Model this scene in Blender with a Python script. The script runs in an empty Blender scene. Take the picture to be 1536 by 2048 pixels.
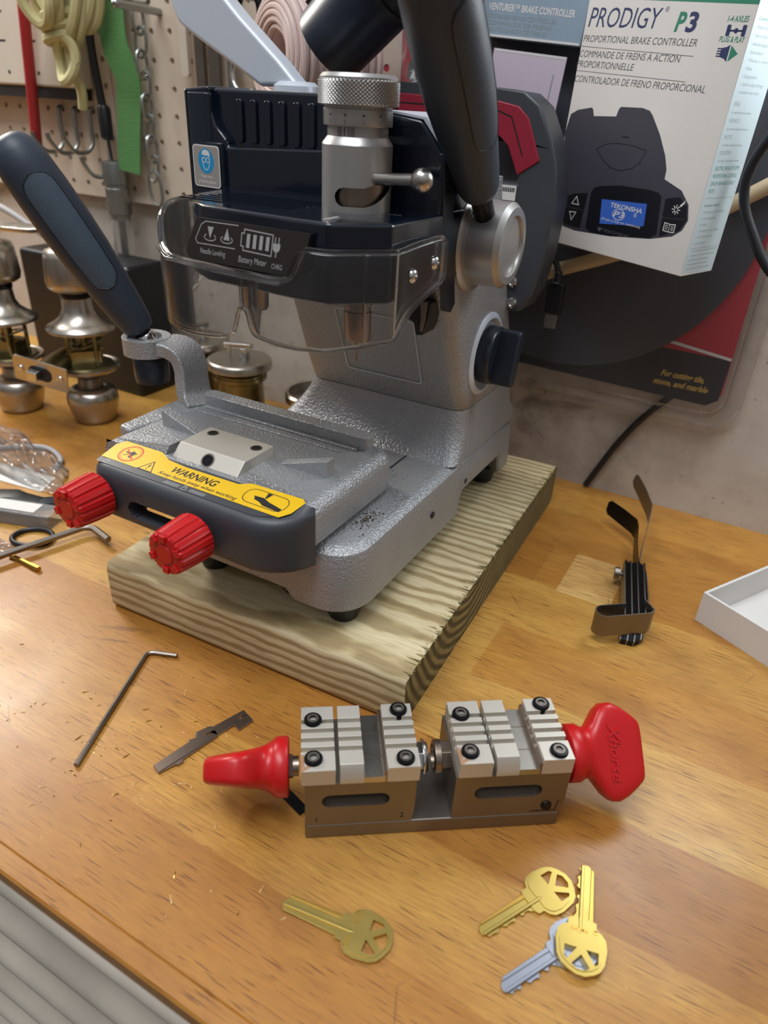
import bpy, bmesh, math, random
from math import sin, cos, pi, radians, sqrt, atan2
from mathutils import Vector, Matrix
from mathutils.geometry import tessellate_polygon
random.seed(7)
C = bpy.context.scene.collection
scn = bpy.context.scene
S = 0.01                      # everything below is written in centimetres
V = Vector

# ---------------------------------------------------------------- camera
H_CAM = 32.664
yaw, pitch, roll = radians(27.98), radians(30.07), radians(-3.06)
fwd = V((-sin(yaw)*cos(pitch), cos(yaw)*cos(pitch), -sin(pitch)))
rgt = V((cos(yaw), sin(yaw), 0)); dwn = fwd.cross(rgt)
r2 = cos(roll)*rgt + sin(roll)*dwn; d2 = -sin(roll)*rgt + cos(roll)*dwn
cam = bpy.data.cameras.new('camera'); camo = bpy.data.objects.new('camera', cam); C.objects.link(camo)
cam.sensor_fit = 'AUTO'; cam.sensor_width = 36; cam.lens = 1420/2048*36
cam.clip_start = 0.01; cam.clip_end = 50
camo.matrix_world = Matrix(((r2.x, -d2.x, -fwd.x, 0), (r2.y, -d2.y, -fwd.y, 0), (r2.z, -d2.z, -fwd.z, H_CAM*S), (0, 0, 0, 1)))
cam.dof.use_dof = True; cam.dof.focus_distance = 0.44; cam.dof.aperture_fstop = 8.0
scn.camera = camo

# ---------------------------------------------------------------- light
scn.view_settings.view_transform = 'Standard'; scn.view_settings.look = 'None'
scn.view_settings.gamma = 1; scn.view_settings.exposure = 0.0
scn.view_settings.use_curve_mapping = False
w = bpy.data.worlds.new('garage_world'); scn.world = w; w.use_nodes = True
nt = w.node_tree; bg = nt.nodes['Background']
tc = nt.nodes.new('ShaderNodeTexCoord'); sep = nt.nodes.new('ShaderNodeSeparateXYZ')
nz = nt.nodes.new('ShaderNodeTexNoise'); nz.inputs['Scale'].default_value = 2.2; nz.inputs['Detail'].default_value = 1.0
rm = nt.nodes.new('ShaderNodeValToRGB')
ad = nt.nodes.new('ShaderNodeMath'); ad.operation = 'MULTIPLY_ADD'; ad.inputs[1].default_value = 0.5; ad.inputs[2].default_value = 0.22
mu = nt.nodes.new('ShaderNodeMath'); mu.operation = 'ADD'
m5 = nt.nodes.new('ShaderNodeMath'); m5.operation = 'MULTIPLY'; m5.inputs[1].default_value = 0.55
nt.links.new(tc.outputs['Generated'], sep.inputs[0]); nt.links.new(tc.outputs['Generated'], nz.inputs['Vector'])
nt.links.new(sep.outputs['Z'], ad.inputs[0]); nt.links.new(nz.outputs['Fac'], m5.inputs[0])
nt.links.new(ad.outputs[0], mu.inputs[0]); nt.links.new(m5.outputs[0], mu.inputs[1]); nt.links.new(mu.outputs[0], rm.inputs['Fac'])
e = rm.color_ramp.elements
e[0].position = 0.25; e[0].color = (0.09, 0.075, 0.065, 1); e[1].position = 1.0; e[1].color = (0.80, 0.84, 0.90, 1)
q = rm.color_ramp.elements.new(0.6); q.color = (0.28, 0.26, 0.245, 1)
nt.links.new(rm.outputs[0], bg.inputs['Color']); bg.inputs['Strength'].default_value = 0.7

def area(name, loc, target, sx, sy, power, col):
    l = bpy.data.lights.new(name, 'AREA'); l.shape = 'RECTANGLE'; l.size = sx*S; l.size_y = sy*S; l.energy = power; l.color = col
    o = bpy.data.objects.new(name, l); C.objects.link(o); o.location = V(loc)*S
    o.rotation_euler = (V(target)-V(loc)).to_track_quat('-Z', 'Y').to_euler(); return o
# room light: a wide ceiling fixture, a lamp far left along the wall, a small cool work lamp just right of the view
area('ceiling_light', (-30, -14, 150), (-24, 30, 0), 110, 50, 16.0, (0.94, 0.97, 1.0))
area('left_bench_lamp', (-122, 56, 74), (-35, 26, 0), 34, 14, 8.5, (1.0, 0.94, 0.86))
area('right_work_lamp', (5.0, 61, 43), (-8, 27, 0), 14, 14, .85, (0.88, 0.95, 1.0))

# ---------------------------------------------------------------- materials
def lin(h):
    h = h.lstrip('#'); out = []
    for i in (0, 2, 4):
        c = int(h[i:i+2], 16)/255
        out.append(c/12.92 if c <= .04045 else ((c+.055)/1.055)**2.4)
    return (*out, 1)
class NT:
    def __init__(s, name):
        s.m = bpy.data.materials.new(name); s.m.use_nodes = True; s.t = s.m.node_tree; s.b = s.t.nodes['Principled BSDF']
        s.out = s.t.nodes['Material Output']
    def n(s, typ, **kw):
        x = s.t.nodes.new(typ)
        for k, v in kw.items():
            if k in ('ins',):
                for a, b in v.items(): x.inputs[a].default_value = b
            else: setattr(x, k, v)
        return x
    def l(s, a, b): s.t.links.new(a, b)
    def coord(s, sc=(1, 1, 1), rot=(0, 0, 0), loc=(0, 0, 0)):
        t = s.n('ShaderNodeTexCoord'); m = s.n('ShaderNodeMapping')
        m.inputs['Scale'].default_value = sc; m.inputs['Rotation'].default_value = rot; m.inputs['Location'].default_value = loc
        s.l(t.outputs['Object'], m.inputs['Vector']); return m.outputs[0]
    def noise(s, vec, scale, detail=3, rough=.5, dist=0):
        x = s.n('ShaderNodeTexNoise'); s.l(vec, x.inputs['Vector'])
        x.inputs['Scale'].default_value = scale; x.inputs['Detail'].default_value = detail; x.inputs['Roughness'].default_value = rough
        x.inputs['Distortion'].default_value = dist; return x.outputs['Fac']
    def ramp(s, fac, *stops, interp='LINEAR'):
        r = s.n('ShaderNodeValToRGB'); r.color_ramp.interpolation = interp; el = r.color_ramp.elements
        while len(el) > 1: el.remove(el[-1])
        el[0].position = stops[0][0]; el[0].color = stops[0][1]
        for p, c in stops[1:]:
            k = el.new(p); k.color = c
        s.l(fac, r.inputs['Fac']); return r.outputs['Color']
    def mix(s, fac, a, b, mode='MIX'):
        x = s.n('ShaderNodeMix', data_type='RGBA', blend_type=mode)
        for sock, val in ((x.inputs['Factor'], fac), (x.inputs['A'], a), (x.inputs['B'], b)):
            pass
        ia = [i for i in x.inputs if i.enabled]
        for sock, val in zip((x.inputs[0], x.inputs[6], x.inputs[7]), (fac, a, b)):
            if hasattr(val, 'is_linked') or hasattr(val, 'links'): s.l(val, sock)
            else: sock.default_value = val
        return x.outputs[2]
    def math(s, op, a, b=None, c=None):
        x = s.n('ShaderNodeMath', operation=op)
        for i, v in enumerate((a, b, c)):
            if v is None: continue
            if isinstance(v, (int, float)): x.inputs[i].default_value = v
            else: s.l(v, x.inputs[i])
        return x.outputs[0]
    def bump(s, h, strength=.3, dist=.0005):
        b = s.n('ShaderNodeBump'); b.inputs['Strength'].default_value = strength; b.inputs['Distance'].default_value = dist
        s.l(h, b.inputs['Height']); s.l(b.outputs[0], s.b.inputs['Normal'])
    def set(s, **kw):
        for k, v in kw.items():
            sock = s.b.inputs[k.replace('_', ' ')]
            if hasattr(v, 'links') and not isinstance(v, (tuple, list, float, int)): s.l(v, sock)
            else: sock.default_value = v
        return s

def mat(name, col, rough=.5, metal=0., var=0., vscale=30, bump=0., bscale=200, bdist=.0003, coat=0., spec=.5, rvar=0., stretch=(1, 1, 1)):
    n = NT(name); c = lin(col); n.set(Base_Color=c, Roughness=rough, Metallic=metal)
    n.b.inputs['Specular IOR Level'].default_value = spec
    if coat: n.b.inputs['Coat Weight'].default_value = coat; n.b.inputs['Coat Roughness'].default_value = .08
    co = n.coord(stretch)
    f = n.noise(co, vscale, 4)
    if var:
        d = tuple(x*(1-var) for x in c[:3])+(1,); u = tuple(min(1, x*(1+var)) for x in c[:3])+(1,)
        n.set(Base_Color=n.ramp(f, (.3, d), (.7, u)))
    if rvar:
        n.set(Roughness=n.math('MULTIPLY_ADD', f, rvar*2, rough-rvar))
    if bump: n.bump(n.noise(co, bscale, 2), bump, bdist)
    return n.m

def emis(name, col, strength):
    n = NT(name); n.set(Base_Color=lin(col), Emission_Color=lin(col), Emission_Strength=strength); return n.m

def glassy(name, tint='#ffffff', rough=.03, ior=1.45, thin=.0, bumpf=0, bscale=40):
    """clear plastic: principled transmission, part of it straight-through like a thin sheet"""
    n = NT(name); n.set(Base_Color=lin(tint), Roughness=rough, IOR=ior); n.b.inputs['Transmission Weight'].default_value = 1
    if bumpf: n.bump(n.noise(n.coord(), bscale, 3, .6, .4), bumpf, .002)
    if thin:
        tr = n.n('ShaderNodeBsdfTransparent'); tr.inputs[0].default_value = lin(tint)
        mx = n.n('ShaderNodeMixShader'); mx.inputs[0].default_value = thin
        n.l(n.b.outputs[0], mx.inputs[1]); n.l(tr.outputs[0], mx.inputs[2]); n.l(mx.outputs[0], n.out.inputs['Surface'])
    return n.m
def film(name, tint='#f4f4f4', gloss=.35, haze=.06, bumpf=.6, bscale=60, bd=.004):
    """thin clear film: transparent, reflecting by fresnel, slightly milky"""
    n = NT(name); n.t.nodes.remove(n.b)
    tr = n.n('ShaderNodeBsdfTransparent'); tr.inputs[0].default_value = lin(tint)
    gl = n.n('ShaderNodeBsdfGlossy'); gl.inputs['Roughness'].default_value = .12
    df = n.n('ShaderNodeBsdfDiffuse'); df.inputs[0].default_value = (.8, .8, .8, 1)
    lw = n.n('ShaderNodeLayerWeight'); lw.inputs[0].default_value = gloss
    m1 = n.n('ShaderNodeMixShader'); m2 = n.n('ShaderNodeMixShader'); m2.inputs[0].default_value = haze
    n.l(lw.outputs['Fresnel'], m1.inputs[0]); n.l(tr.outputs[0], m1.inputs[1]); n.l(gl.outputs[0], m1.inputs[2])
    n.l(m1.outputs[0], m2.inputs[1]); n.l(df.outputs[0], m2.inputs[2]); n.l(m2.outputs[0], n.out.inputs['Surface'])
    if bumpf:
        b = n.n('ShaderNodeBump'); b.inputs['Strength'].default_value = bumpf; b.inputs['Distance'].default_value = bd
        n.l(n.noise(n.coord(), bscale, 3, .6, .6), b.inputs['Height'])
        for x in (gl, lw): n.l(b.outputs[0], x.inputs['Normal'])
    return n.m

M = {}
# butcher-block bench top: staves of random tone, long pores, a few scratches
n = NT('butcher_block_wood')
co = n.coord()
br = n.n('ShaderNodeTexBrick', offset=.37, offset_frequency=2, squash=1)
br.inputs['Color1'].default_value = (0, 0, 0, 1); br.inputs['Color2'].default_value = (1, 1, 1, 1); br.inputs['Mortar'].default_value = (.5, .5, .5, 1)
br.inputs['Scale'].default_value = 1; br.inputs['Mortar Size'].default_value = .0; br.inputs['Brick Width'].default_value = .31; br.inputs['Row Height'].default_value = .0625
mp = n.coord(loc=(.112, -.0325, 0)); n.l(mp, br.inputs['Vector'])
stave = br.outputs['Color']
tone = n.ramp(stave, (0, lin('#a9722c')), (.35, lin('#bb8539')), (.7, lin('#c79443')), (1, lin('#d4a957')))
soft = n.noise(n.coord((3, 14, 3)), 3.0, 5, .6)
sx = n.n('ShaderNodeSeparateXYZ'); n.l(n.coord(), sx.inputs[0])
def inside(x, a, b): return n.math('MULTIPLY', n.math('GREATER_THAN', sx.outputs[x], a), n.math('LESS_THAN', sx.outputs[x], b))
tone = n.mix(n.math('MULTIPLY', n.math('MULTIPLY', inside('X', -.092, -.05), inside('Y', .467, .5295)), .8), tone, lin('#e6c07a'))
t2 = n.mix(n.ramp(soft, (.38, (0, 0, 0, 1)), (.7, (.5, .5, .5, 1))), tone, lin('#995f25'))
fib = n.noise(n.coord((9, 110, 40)), 6, 4, .6)
t3 = n.mix(n.ramp(fib, (.35, (0, 0, 0, 1)), (.72, (.5, .5, .5, 1))), t2, lin('#8d5926'))
por = n.noise(n.coord((9, 210, 60)), 5.5, 2, .5)
pm = n.ramp(por, (.60, (0, 0, 0, 1)), (.67, (.85, .85, .85, 1)))
pres = n.ramp(n.noise(n.coord((4, 9, 3)), 3.1, 3), (.30, (.15, .15, .15, 1)), (.55, (1, 1, 1, 1)))
t4 = n.mix(n.math('MULTIPLY', pm, pres), t3, lin('#5e3212'))
sc1 = n.n('ShaderNodeTexVoronoi', feature='DISTANCE_TO_EDGE'); sc1.inputs['Scale'].default_value = 9
n.l(n.coord((1, 1.3, 1), rot=(0, 0, .9)), sc1.inputs['Vector'])
scm = n.math('MULTIPLY', n.math('LESS_THAN', sc1.outputs['Distance'], .004), n.ramp(n.noise(n.coord(), 26, 2), (.58, (0, 0, 0, 1)), (.66, (.5, .5, .5, 1))))
t5 = n.mix(scm, t4, lin('#5a3a1c'))
blo = n.ramp(n.noise(n.coord((1, 1.6, 1), loc=(.3, .1, 0)), 9, 5, .6), (.52, (0, 0, 0, 1)), (.74, (.5, .5, .5, 1)))
t6 = n.mix(blo, t5, lin('#7a4a1a'))
n.set(Base_Color=t6, Roughness=n.math('MULTIPLY_ADD', n.noise(co, 22, 4), .24, .27))
n.b.inputs['Coat Weight'].default_value = .15; n.b.inputs['Coat Roughness'].default_value = .3
n.bump(n.math('SUBTRACT', n.noise(co, 12, 2), n.math('MULTIPLY', pm, .12)), .08, .0008)
M['bench'] = n.m

# pressure-treated lumber: growth rings round a long axis above the board
def lumber():
    n = NT('treated_lumber')
    cw = n.coord((.35, 1, 1)); wv = n.n('ShaderNodeTexWave', wave_type='RINGS', rings_direction='X', wave_profile='SIN')
    mpv = n.n('ShaderNodeMapping'); mpv.inputs['Location'].default_value = (0, -.0, -.16)
    n.l(cw, mpv.inputs['Vector']); n.l(mpv.outputs[0], wv.inputs['Vector'])
    wv.inputs['Scale'].default_value = 44; wv.inputs['Distortion'].default_value = 4.2; wv.inputs['Detail'].default_value = 2; wv.inputs['Detail Scale'].default_value = 1.4
    c1 = n.ramp(wv.outputs['Fac'], (.1, lin('#947d55')), (.35, lin('#b8a476')), (.7, lin('#dccdA6')))
    pa = n.ramp(n.noise(n.coord((2, 10, 4)), 5, 3), (.35, lin('#a8946a')), (.7, lin('#d8c8a0')))
    c2 = n.mix(.3, c1, pa)
    gr = n.ramp(n.noise(n.coord((8, 160, 160)), 6, 3), (.45, (0, 0, 0, 1)), (.8, (.5, .5, .5, 1)))
    c3 = n.mix(gr, c2, lin('#86724a'))
    st = n.ramp(n.noise(n.coord((1.5, 2.5, 2)), 17, 4, .6), (.66, (0, 0, 0, 1)), (.76, (.55, .55, .55, 1)))
    n.set(Base_Color=n.mix(st, c3, lin('#6b5a34')), Roughness=.72)
    n.bump(n.math('ADD', wv.outputs['Fac'], gr), .25, .0006)
    return n.m
M['lumber'] = lumber()
n = NT('treated_end_grain'); cw = n.coord((1, 1, 1)); wv = n.n('ShaderNodeTexWave', wave_type='RINGS', rings_direction='X')
mpv = n.n('ShaderNodeMapping'); mpv.inputs['Location'].default_value = (0, -.11, -.075); n.l(cw, mpv.inputs['Vector']); n.l(mpv.outputs[0], wv.inputs['Vector'])
wv.inputs['Scale'].default_value = 42; wv.inputs['Distortion'].default_value = 1.6; wv.inputs['Detail'].default_value = 2
n.set(Base_Color=n.mix(n.ramp(n.noise(n.coord(), 60, 3), (.4, (0, 0, 0, 1)), (.7, (.5, .5, .5, 1))), n.ramp(wv.outputs['Fac'], (.15, lin('#4d4526')), (.55, lin('#776b40')), (.85, lin('#948557'))), lin('#5d5230')), Roughness=.85)
n.bump(wv.outputs['Fac'], .3, .0008); M['endgrain'] = n.m

n = NT('concrete_wall'); co = n.coord()
b1 = n.ramp(n.noise(co, 7, 7, .68), (.32, lin('#998d81')), (.52, lin('#bcb1a4')), (.75, lin('#cbc2b7')))
b2 = n.ramp(n.noise(n.coord((1, 1, 1.4), loc=(.4, 0, .3)), 13, 5, .65, .5), (.57, (0, 0, 0, 1)), (.68, (.85, .85, .85, 1)))
b3 = n.ramp(n.noise(n.coord((1, 1, 1)), 120, 2), (.70, (0, 0, 0, 1)), (.76, (.7, .7, .7, 1)))
n.set(Base_Color=n.mix(b3, n.mix(b2, b1, lin('#75695f')), lin('#4b4039')), Roughness=.85)
n.bump(n.noise(co, 45, 5, .65), .35, .002); M['concrete'] = n.m

M['pegboard'] = mat('white_pegboard', '#cfc0ae', .55, var=.08, vscale=8, bump=.1, bscale=60)
M['dark_gap'] = mat('dark_gap', '#1d1712', .9)
M['silver_paint'] = mat('hammered_silver_paint', '#a3a4a6', .36, .45, bump=.8, bscale=620, bdist=.0012, var=.04)
M['silver_fine'] = mat('smooth_silver_paint', '#cbd3de', .34, .2, bump=.12, bscale=900, bdist=.0002)
M['charcoal'] = mat('charcoal_plastic', '#3b3e44', .42, bump=.06, bscale=900, bdist=.0002)
M['grip'] = mat('dark_rubber_grip', '#2f3947', .48, bump=.3, bscale=1500, bdist=.0002)
M['pad'] = mat('textured_grip_pad', '#475563', .42, bump=.5, bscale=1300, bdist=.0004)
M['pad_dark'] = mat('dark_grip_pad', '#313c4a', .45, bump=.4, bscale=1300, bdist=.0003)
M['nozzle'] = mat('dark_satin_plastic', '#182130', .36)
M['gloss_black'] = mat('glossy_black_plastic', '#0c1422', .16, coat=.4)
M['black'] = mat('black_plastic', '#14161a', .4)
M['navy'] = mat('dark_slate_plastic', '#1c242f', .3)
M['steel'] = mat('bright_steel', '#c4c0ba', .26, 1., rvar=.06, vscale=60)
M['satin'] = mat('satin_nickel', '#b3aca2', .30, 1., rvar=.05, vscale=40)
M['dull_steel'] = mat('dull_steel', '#8a837b', .42, 1., var=.08, rvar=.08)
M['dial'] = mat('anodised_aluminium', '#b2b0ae', .36, .7)
M['chrome'] = mat('chrome', '#d2d2d2', .12, 1.)
M['bronze'] = mat('warm_grey_steel', '#96877b', .34, 1.)
M['zinc'] = mat('yellow_zinc', '#8f8763', .32, 1., var=.2, vscale=120)
M['blackox'] = mat('black_oxide_steel', '#15161a', .32, .6)
M['warm_reflection'] = mat('warm_reflection_tone', '#c79a78', .4, .6)  # peach colour standing in for a reflection on the clamp jaws
M['red'] = mat('red_plastic', '#c01519', .34, bump=.04, bscale=400)
M['dkred'] = mat('dark_red_rubber', '#8e1a30', .5)
M['white'] = mat('white_card', '#d9d6d2', .6, var=.02)
M['offwhite'] = mat('off_white', '#c9bfb0', .55, var=.05, vscale=12)
M['yellow'] = mat('warning_yellow', '#e6b80e', .45)
M['ink'] = mat('black_ink', '#15161a', .5)
M['greyink'] = mat('grey_ink', '#a7a6a6', .5)
M['wink'] = mat('white_ink', '#d8d8d8', .5)
M['blueink'] = mat('blue_ink', '#1e8fc4', .45)
M['redink'] = mat('red_ink', '#c8281f', .5)
M['navyink'] = mat('navy_ink', '#2b3560', .55)
M['greenink'] = mat('green_ink', '#2f8168', .55)
M['textink'] = mat('slate_ink', '#55565f', .55)
M['faintink'] = mat('faint_ink', '#8d9a9c', .55)
M['label_bk'] = mat('dark_label', '#2b2826', .3)
M['label_gr'] = mat('grey_label', '#9a938e', .4)
M['brass'] = mat('brass', '#bca45c', .34, 1., rvar=.06, vscale=90)
M['gold'] = mat('bright_brass', '#c8a050', .34, 1.)
M['nickel'] = mat('nickel_silver', '#9da1ad', .38, 1.)
M['cord_y'] = mat('pale_yellow_cord', '#bdb583', .75, bump=.5, bscale=500, var=.06)
M['green'] = mat('green_webbing', '#56894f', .7, bump=.6, bscale=420, stretch=(.1, 1, 1.6), bdist=.0006)
M['rod_red'] = mat('red_rod', '#9a2427', .45)
M['galv'] = mat('galvanised_steel', '#9fa3a0', .35, 1.)
M['wire'] = mat('pinkish_wire_jacket', '#c9b3ad', .4, var=.05)
M['clear'] = film('clear_polycarbonate', '#f2f2f2', .26, .02, 0)
M['clear_edge'] = glassy('clear_plastic_edge', '#ffffff', .05, 1.4, .25)
M['bracket'] = mat('milled_steel', '#cfc9be', .42, .55, bump=.05, bscale=500)
M['clearthin'] = film('clear_blister_plastic', '#f4f4f6', .1, .035, .2, 14, .003)
M['bagfilm'] = film('clear_bag_film', '#f4f2f0', .3, .10, .8, 45, .004)
M['box_clear'] = film('clear_plastic_case', '#f4f2f2', .18, .22, .1, 20)
M['rib'] = mat('ribbed_aluminium', '#e2d9ca', .32, .4, var=.16, vscale=16)
M['disc'] = mat('dark_saw_disc', '#434957', .4, .2, var=.12, vscale=10)
M['card_red'] = mat('card_red', '#b32638', .5)
M['card_blk'] = mat('card_black', '#151a26', .45)
M['goldink'] = mat('gold_ink', '#d0ae55', .45)
M['screen'] = emis('glowing_screen_print', '#2a4f9c', .35)  # printed picture of a screen on the carton, with a faint glow added
M['picgrey'] = mat('printed_dark_grey', '#3c3b47', .5)
M['picdark'] = mat('printed_black', '#10131c', .4)
M['pinkcard'] = mat('pale_card', '#c9bccd', .5)
M['cream'] = mat('cream_cord', '#b3a284', .5)

# ---------------------------------------------------------------- mesh builder
def rrect(x0, x1, y0, y1, r, n=5):
    rs = r if isinstance(r, (tuple, list)) else (r,)*4      # bl, br, tr, tl
    out = []
    for (cx, cy, a0, rr) in ((x0+rs[0], y0+rs[0], pi, rs[0]), (x1-rs[1], y0+rs[1], 1.5*pi, rs[1]), (x1-rs[2], y1-rs[2], 0, rs[2]), (x0+rs[3], y1-rs[3], .5*pi, rs[3])):
        for k in range(n+1):
            a = a0+k/n*pi/2; out.append((cx+rr*cos(a), cy+rr*sin(a)))
    return out
def circ(r, n=24, cx=0, cy=0, a0=0, ry=None):
    ry = r if ry is None else ry
    return [(cx+r*cos(a0+2*pi*i/n), cy+ry*sin(a0+2*pi*i/n)) for i in range(n)]
def frame(t):
    t = V(t).normalized(); a = V((0, 0, 1)) if abs(t.z) < .9 else V((1, 0, 0))
    u = a.cross(t).normalized(); return u, t.cross(u).normalized(), t
def smooth_path(pts, k=6):
    p = [V(x) for x in pts]; out = []
    for i in range(len(p)-1):
        a = p[max(i-1, 0)]; b = p[i]; c = p[i+1]; d = p[min(i+2, len(p)-1)]
        for j in range(k):
            t = j/k
            out.append(.5*((2*b)+(c-a)*t+(2*a-5*b+4*c-d)*t*t+(3*b-a-3*c+d)*t**3))
    out.append(p[-1]); return out
class MB:
    def __init__(s): s.v = []; s.f = []; s.mi = []; s.T = None; s.cur = 0
    def add(s, vs, fs, mi=None):
        o = len(s.v); m = s.cur if mi is None else mi
        for p in vs:
            p = V(p); s.v.append(s.T @ p if s.T else p)
        for f in fs: s.f.append([i+o for i in f]); s.mi.append(m)
        return s
    def box(s, x0, y0, z0, x1, y1, z1, mi=None):
        return s.add([(x, y, z) for z in (z0, z1) for x, y in ((x0, y0), (x1, y0), (x1, y1), (x0, y1))],
                     [(3, 2, 1, 0), (4, 5, 6, 7), (0, 1, 5, 4), (1, 2, 6, 5), (2, 3, 7, 6), (3, 0, 4, 7)], mi)
    def hexa(s, b, t, mi=None):       # 4 bottom + 4 top points, both counter-clockwise from above
        return s.add(list(b)+list(t), [(3, 2, 1, 0), (4, 5, 6, 7), (0, 1, 5, 4), (1, 2, 6, 5), (2, 3, 7, 6), (3, 0, 4, 7)], mi)
    def prism(s, outer, holes=(), A=(0, 0, 0), U=(1, 0, 0), W=(0, 1, 0), N=None, d0=0., d1=1., mi=None, cap0=True):
        A, U, W = V(A), V(U), V(W); N = U.cross(W).normalized() if N is None else V(N)
        def area2(l): return sum(l[i][0]*l[(i+1) % len(l)][1]-l[(i+1) % len(l)][0]*l[i][1] for i in range(len(l)))
        loops = [list(outer)]+[list(h) for h in holes]
        if area2(loops[0]) < 0: loops[0].reverse()
        for h in loops[1:]:
            if area2(h) > 0: h.reverse()
        flip = U.cross(W).dot(N)*(d1-d0) < 0
        pts = [p for l in loops for p in l]; n = len(pts)
        vs = [A+U*x+W*y+N*d0 for x, y in pts]+[A+U*x+W*y+N*d1 for x, y in pts]
        if len(loops) == 1: tri = [list(range(n))]
        else:
            tri = [list(t) for t in tessellate_polygon([[V((x, y, 0)) for x, y in l] for l in loops])]
            fix = []
            for t in tri:
                a, b, c = (pts[i] for i in t)
                fix.append(t if (b[0]-a[0])*(c[1]-a[1])-(b[1]-a[1])*(c[0]-a[0]) > 0 else t[::-1])
            tri = fix
        fs = [[i+n for i in t] for t in tri]
        if cap0: fs += [t[::-1] for t in tri]
        o = 0
        for l in loops:
            m = len(l)
            fs += [[o+i, o+(i+1) % m, n+o+(i+1) % m, n+o+i] for i in range(m)]; o += m
        if flip: fs = [f[::-1] for f in fs]
        return s.add(vs, fs, mi)
    def flat(s, outer, A, U, W, off=0., mi=None, holes=()):
        A, U, W = V(A), V(U), V(W); N = U.cross(W).normalized()
        loops = [list(outer)]+[list(h) for h in holes]; pts = [p for l in loops for p in l]
        if len(loops) == 1:
            ar = sum(outer[i][0]*outer[(i+1) % len(outer)][1]-outer[(i+1) % len(outer)][0]*outer[i][1] for i in range(len(outer)))
            tri = [list(range(len(outer)))] if ar > 0 else [list(range(len(outer)))[::-1]]
        else:
            tri = []
            for t in tessellate_polygon([[V((x, y, 0)) for x, y in l] for l in loops]):
                a, b, c = (pts[i] for i in t)
                tri.append(list(t) if (b[0]-a[0])*(c[1]-a[1])-(b[1]-a[1])*(c[0]-a[0]) > 0 else list(t)[::-1])
        return s.add([A+U*x+W*y+N*off for x, y in pts], tri, mi)
    def line(s, pts, w, A, U, W, off=0., mi=None, closed=False):   # printed stroke in a plane
        p = [V((x, y)) for x, y in pts]; k = len(p); L = []; R = []
        for i in range(k):
            a = p[i-1] if (i or closed) else p[i]; b = p[(i+1) % k] if (i < k-1 or closed) else p[i]
            d1 = (p[i]-a); d2 = (b-p[i])
            d1 = d1.normalized() if d1.length > 1e-9 else d2.normalized(); d2 = d2.normalized() if d2.length > 1e-9 else d1
            t = (d1+d2); t = t.normalized() if t.length > 1e-6 else d1
            nn = V((-t.y, t.x)); c = max(.5, nn.dot(V((-d1.y, d1.x)))); L.append(p[i]+nn*(w/2/c)); R.append(p[i]-nn*(w/2/c))
        A, U, W = V(A), V(U), V(W); N = U.cross(W).normalized()
        vs = [A+U*q.x+W*q.y+N*off for q in L+R]
        fs = [(k+i, k+(i+1) % k, (i+1) % k, i) for i in range(k if closed else k-1)]
        return s.add(vs, fs, mi)
    def text(s, body, size, A, U, W, off=.006, mi=0, width=None, shear=0., bold=0., align='LEFT', thick=0.):
        cu = bpy.data.curves.new('t', 'FONT'); cu.body = body; cu.size = 1; cu.shear = shear; cu.offset = bold; cu.resolution_u = 3
        if thick: cu.extrude = .5
        ob = bpy.data.objects.new('t', cu); me = bpy.data.meshes.new_from_object(ob)
        A, U, W = V(A), V(U), V(W); N = U.cross(W).normalized()
        xs = [v.co.x for v in me.vertices]; x0, x1 = min(xs), max(xs)
        kx = size if width is None else width/(x1-x0)
        sh = 0 if align == 'LEFT' else (-(x0+x1)/2*kx if align == 'CENTER' else -x1*kx)
        if width is not None and align == 'LEFT': sh = -x0*kx
        s.add([A+U*(v.co.x*kx+sh)+W*(v.co.y*size)+N*(off+(v.co.z+.5)*thick if thick else off) for v in me.vertices], [list(p.vertices) for p in me.polygons], mi)
        bpy.data.objects.remove(ob); bpy.data.meshes.remove(me); bpy.data.curves.remove(cu); return s
    def loft(s, rings, cap0=True, cap1=True, closed=True, mi=None):
        n = len(rings[0]); vs = [p for r in rings for p in r]; fs = []
        for j in range(len(rings)-1):
            for i in range(n if closed else n-1):
                k = (i+1) % n; fs.append((j*n+i, j*n+k, (j+1)*n+k, (j+1)*n+i))
        if cap0: fs.append(list(range(n))[::-1])
        if cap1: fs.append([(len(rings)-1)*n+i for i in range(n)])
        return s.add(vs, fs, mi)
    def lathe(s, prof, A=(0, 0, 0), axis=(0, 0, 1), n=32, mi=None, cap0=True, cap1=True):
        u, w_, t = frame(axis); A = V(A)
        rings = [[A+t*z+(u*cos(2*pi*i/n)+w_*sin(2*pi*i/n))*max(r, 1e-4) for i in range(n)] for r, z in prof]
        return s.loft(rings, cap0, cap1, True, mi)
    def cyl(s, A, B, r, n=20, mi=None, r1=None):
        A, B = V(A), V(B); return s.lathe([(r, 0), (r if r1 is None else r1, (B-A).length)], A, B-A, n, mi)
    def ball(s, c, r, n=20, m=10, mi=None, sz=1.):
        return s.lathe([(r*sin(pi*k/m), -r*cos(pi*k/m)*sz) for k in range(m+1)], c, (0, 0, 1), n, mi)
    def tube(s, pts, r, n=8, mi=None, closed=False, cap=True, rot=0.):
        p = [V(x) for x in pts]; k = len(p); rings = []; u = None
        for i in range(k):
            a = p[i-1] if (i or closed) else p[i]; b = p[(i+1) % k] if (i < k-1 or closed) else p[i]
            t = (b-a).normalized()
            if u is None: u, w_, _ = frame(t)
            else:
                u = (u-t*u.dot(t)); u = u.normalized() if u.length > 1e-6 else frame(t)[0]
            w_ = t.cross(u); rr = r[i] if isinstance(r, (list, tuple)) else r
            rings.append([p[i]+(u*cos(rot+2*pi*j/n)+w_*sin(rot+2*pi*j/n))*rr for j in range(n)])
        if closed: rings.append(rings[0]); cap = False
        return s.loft(rings, cap, cap, True, mi)
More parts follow.
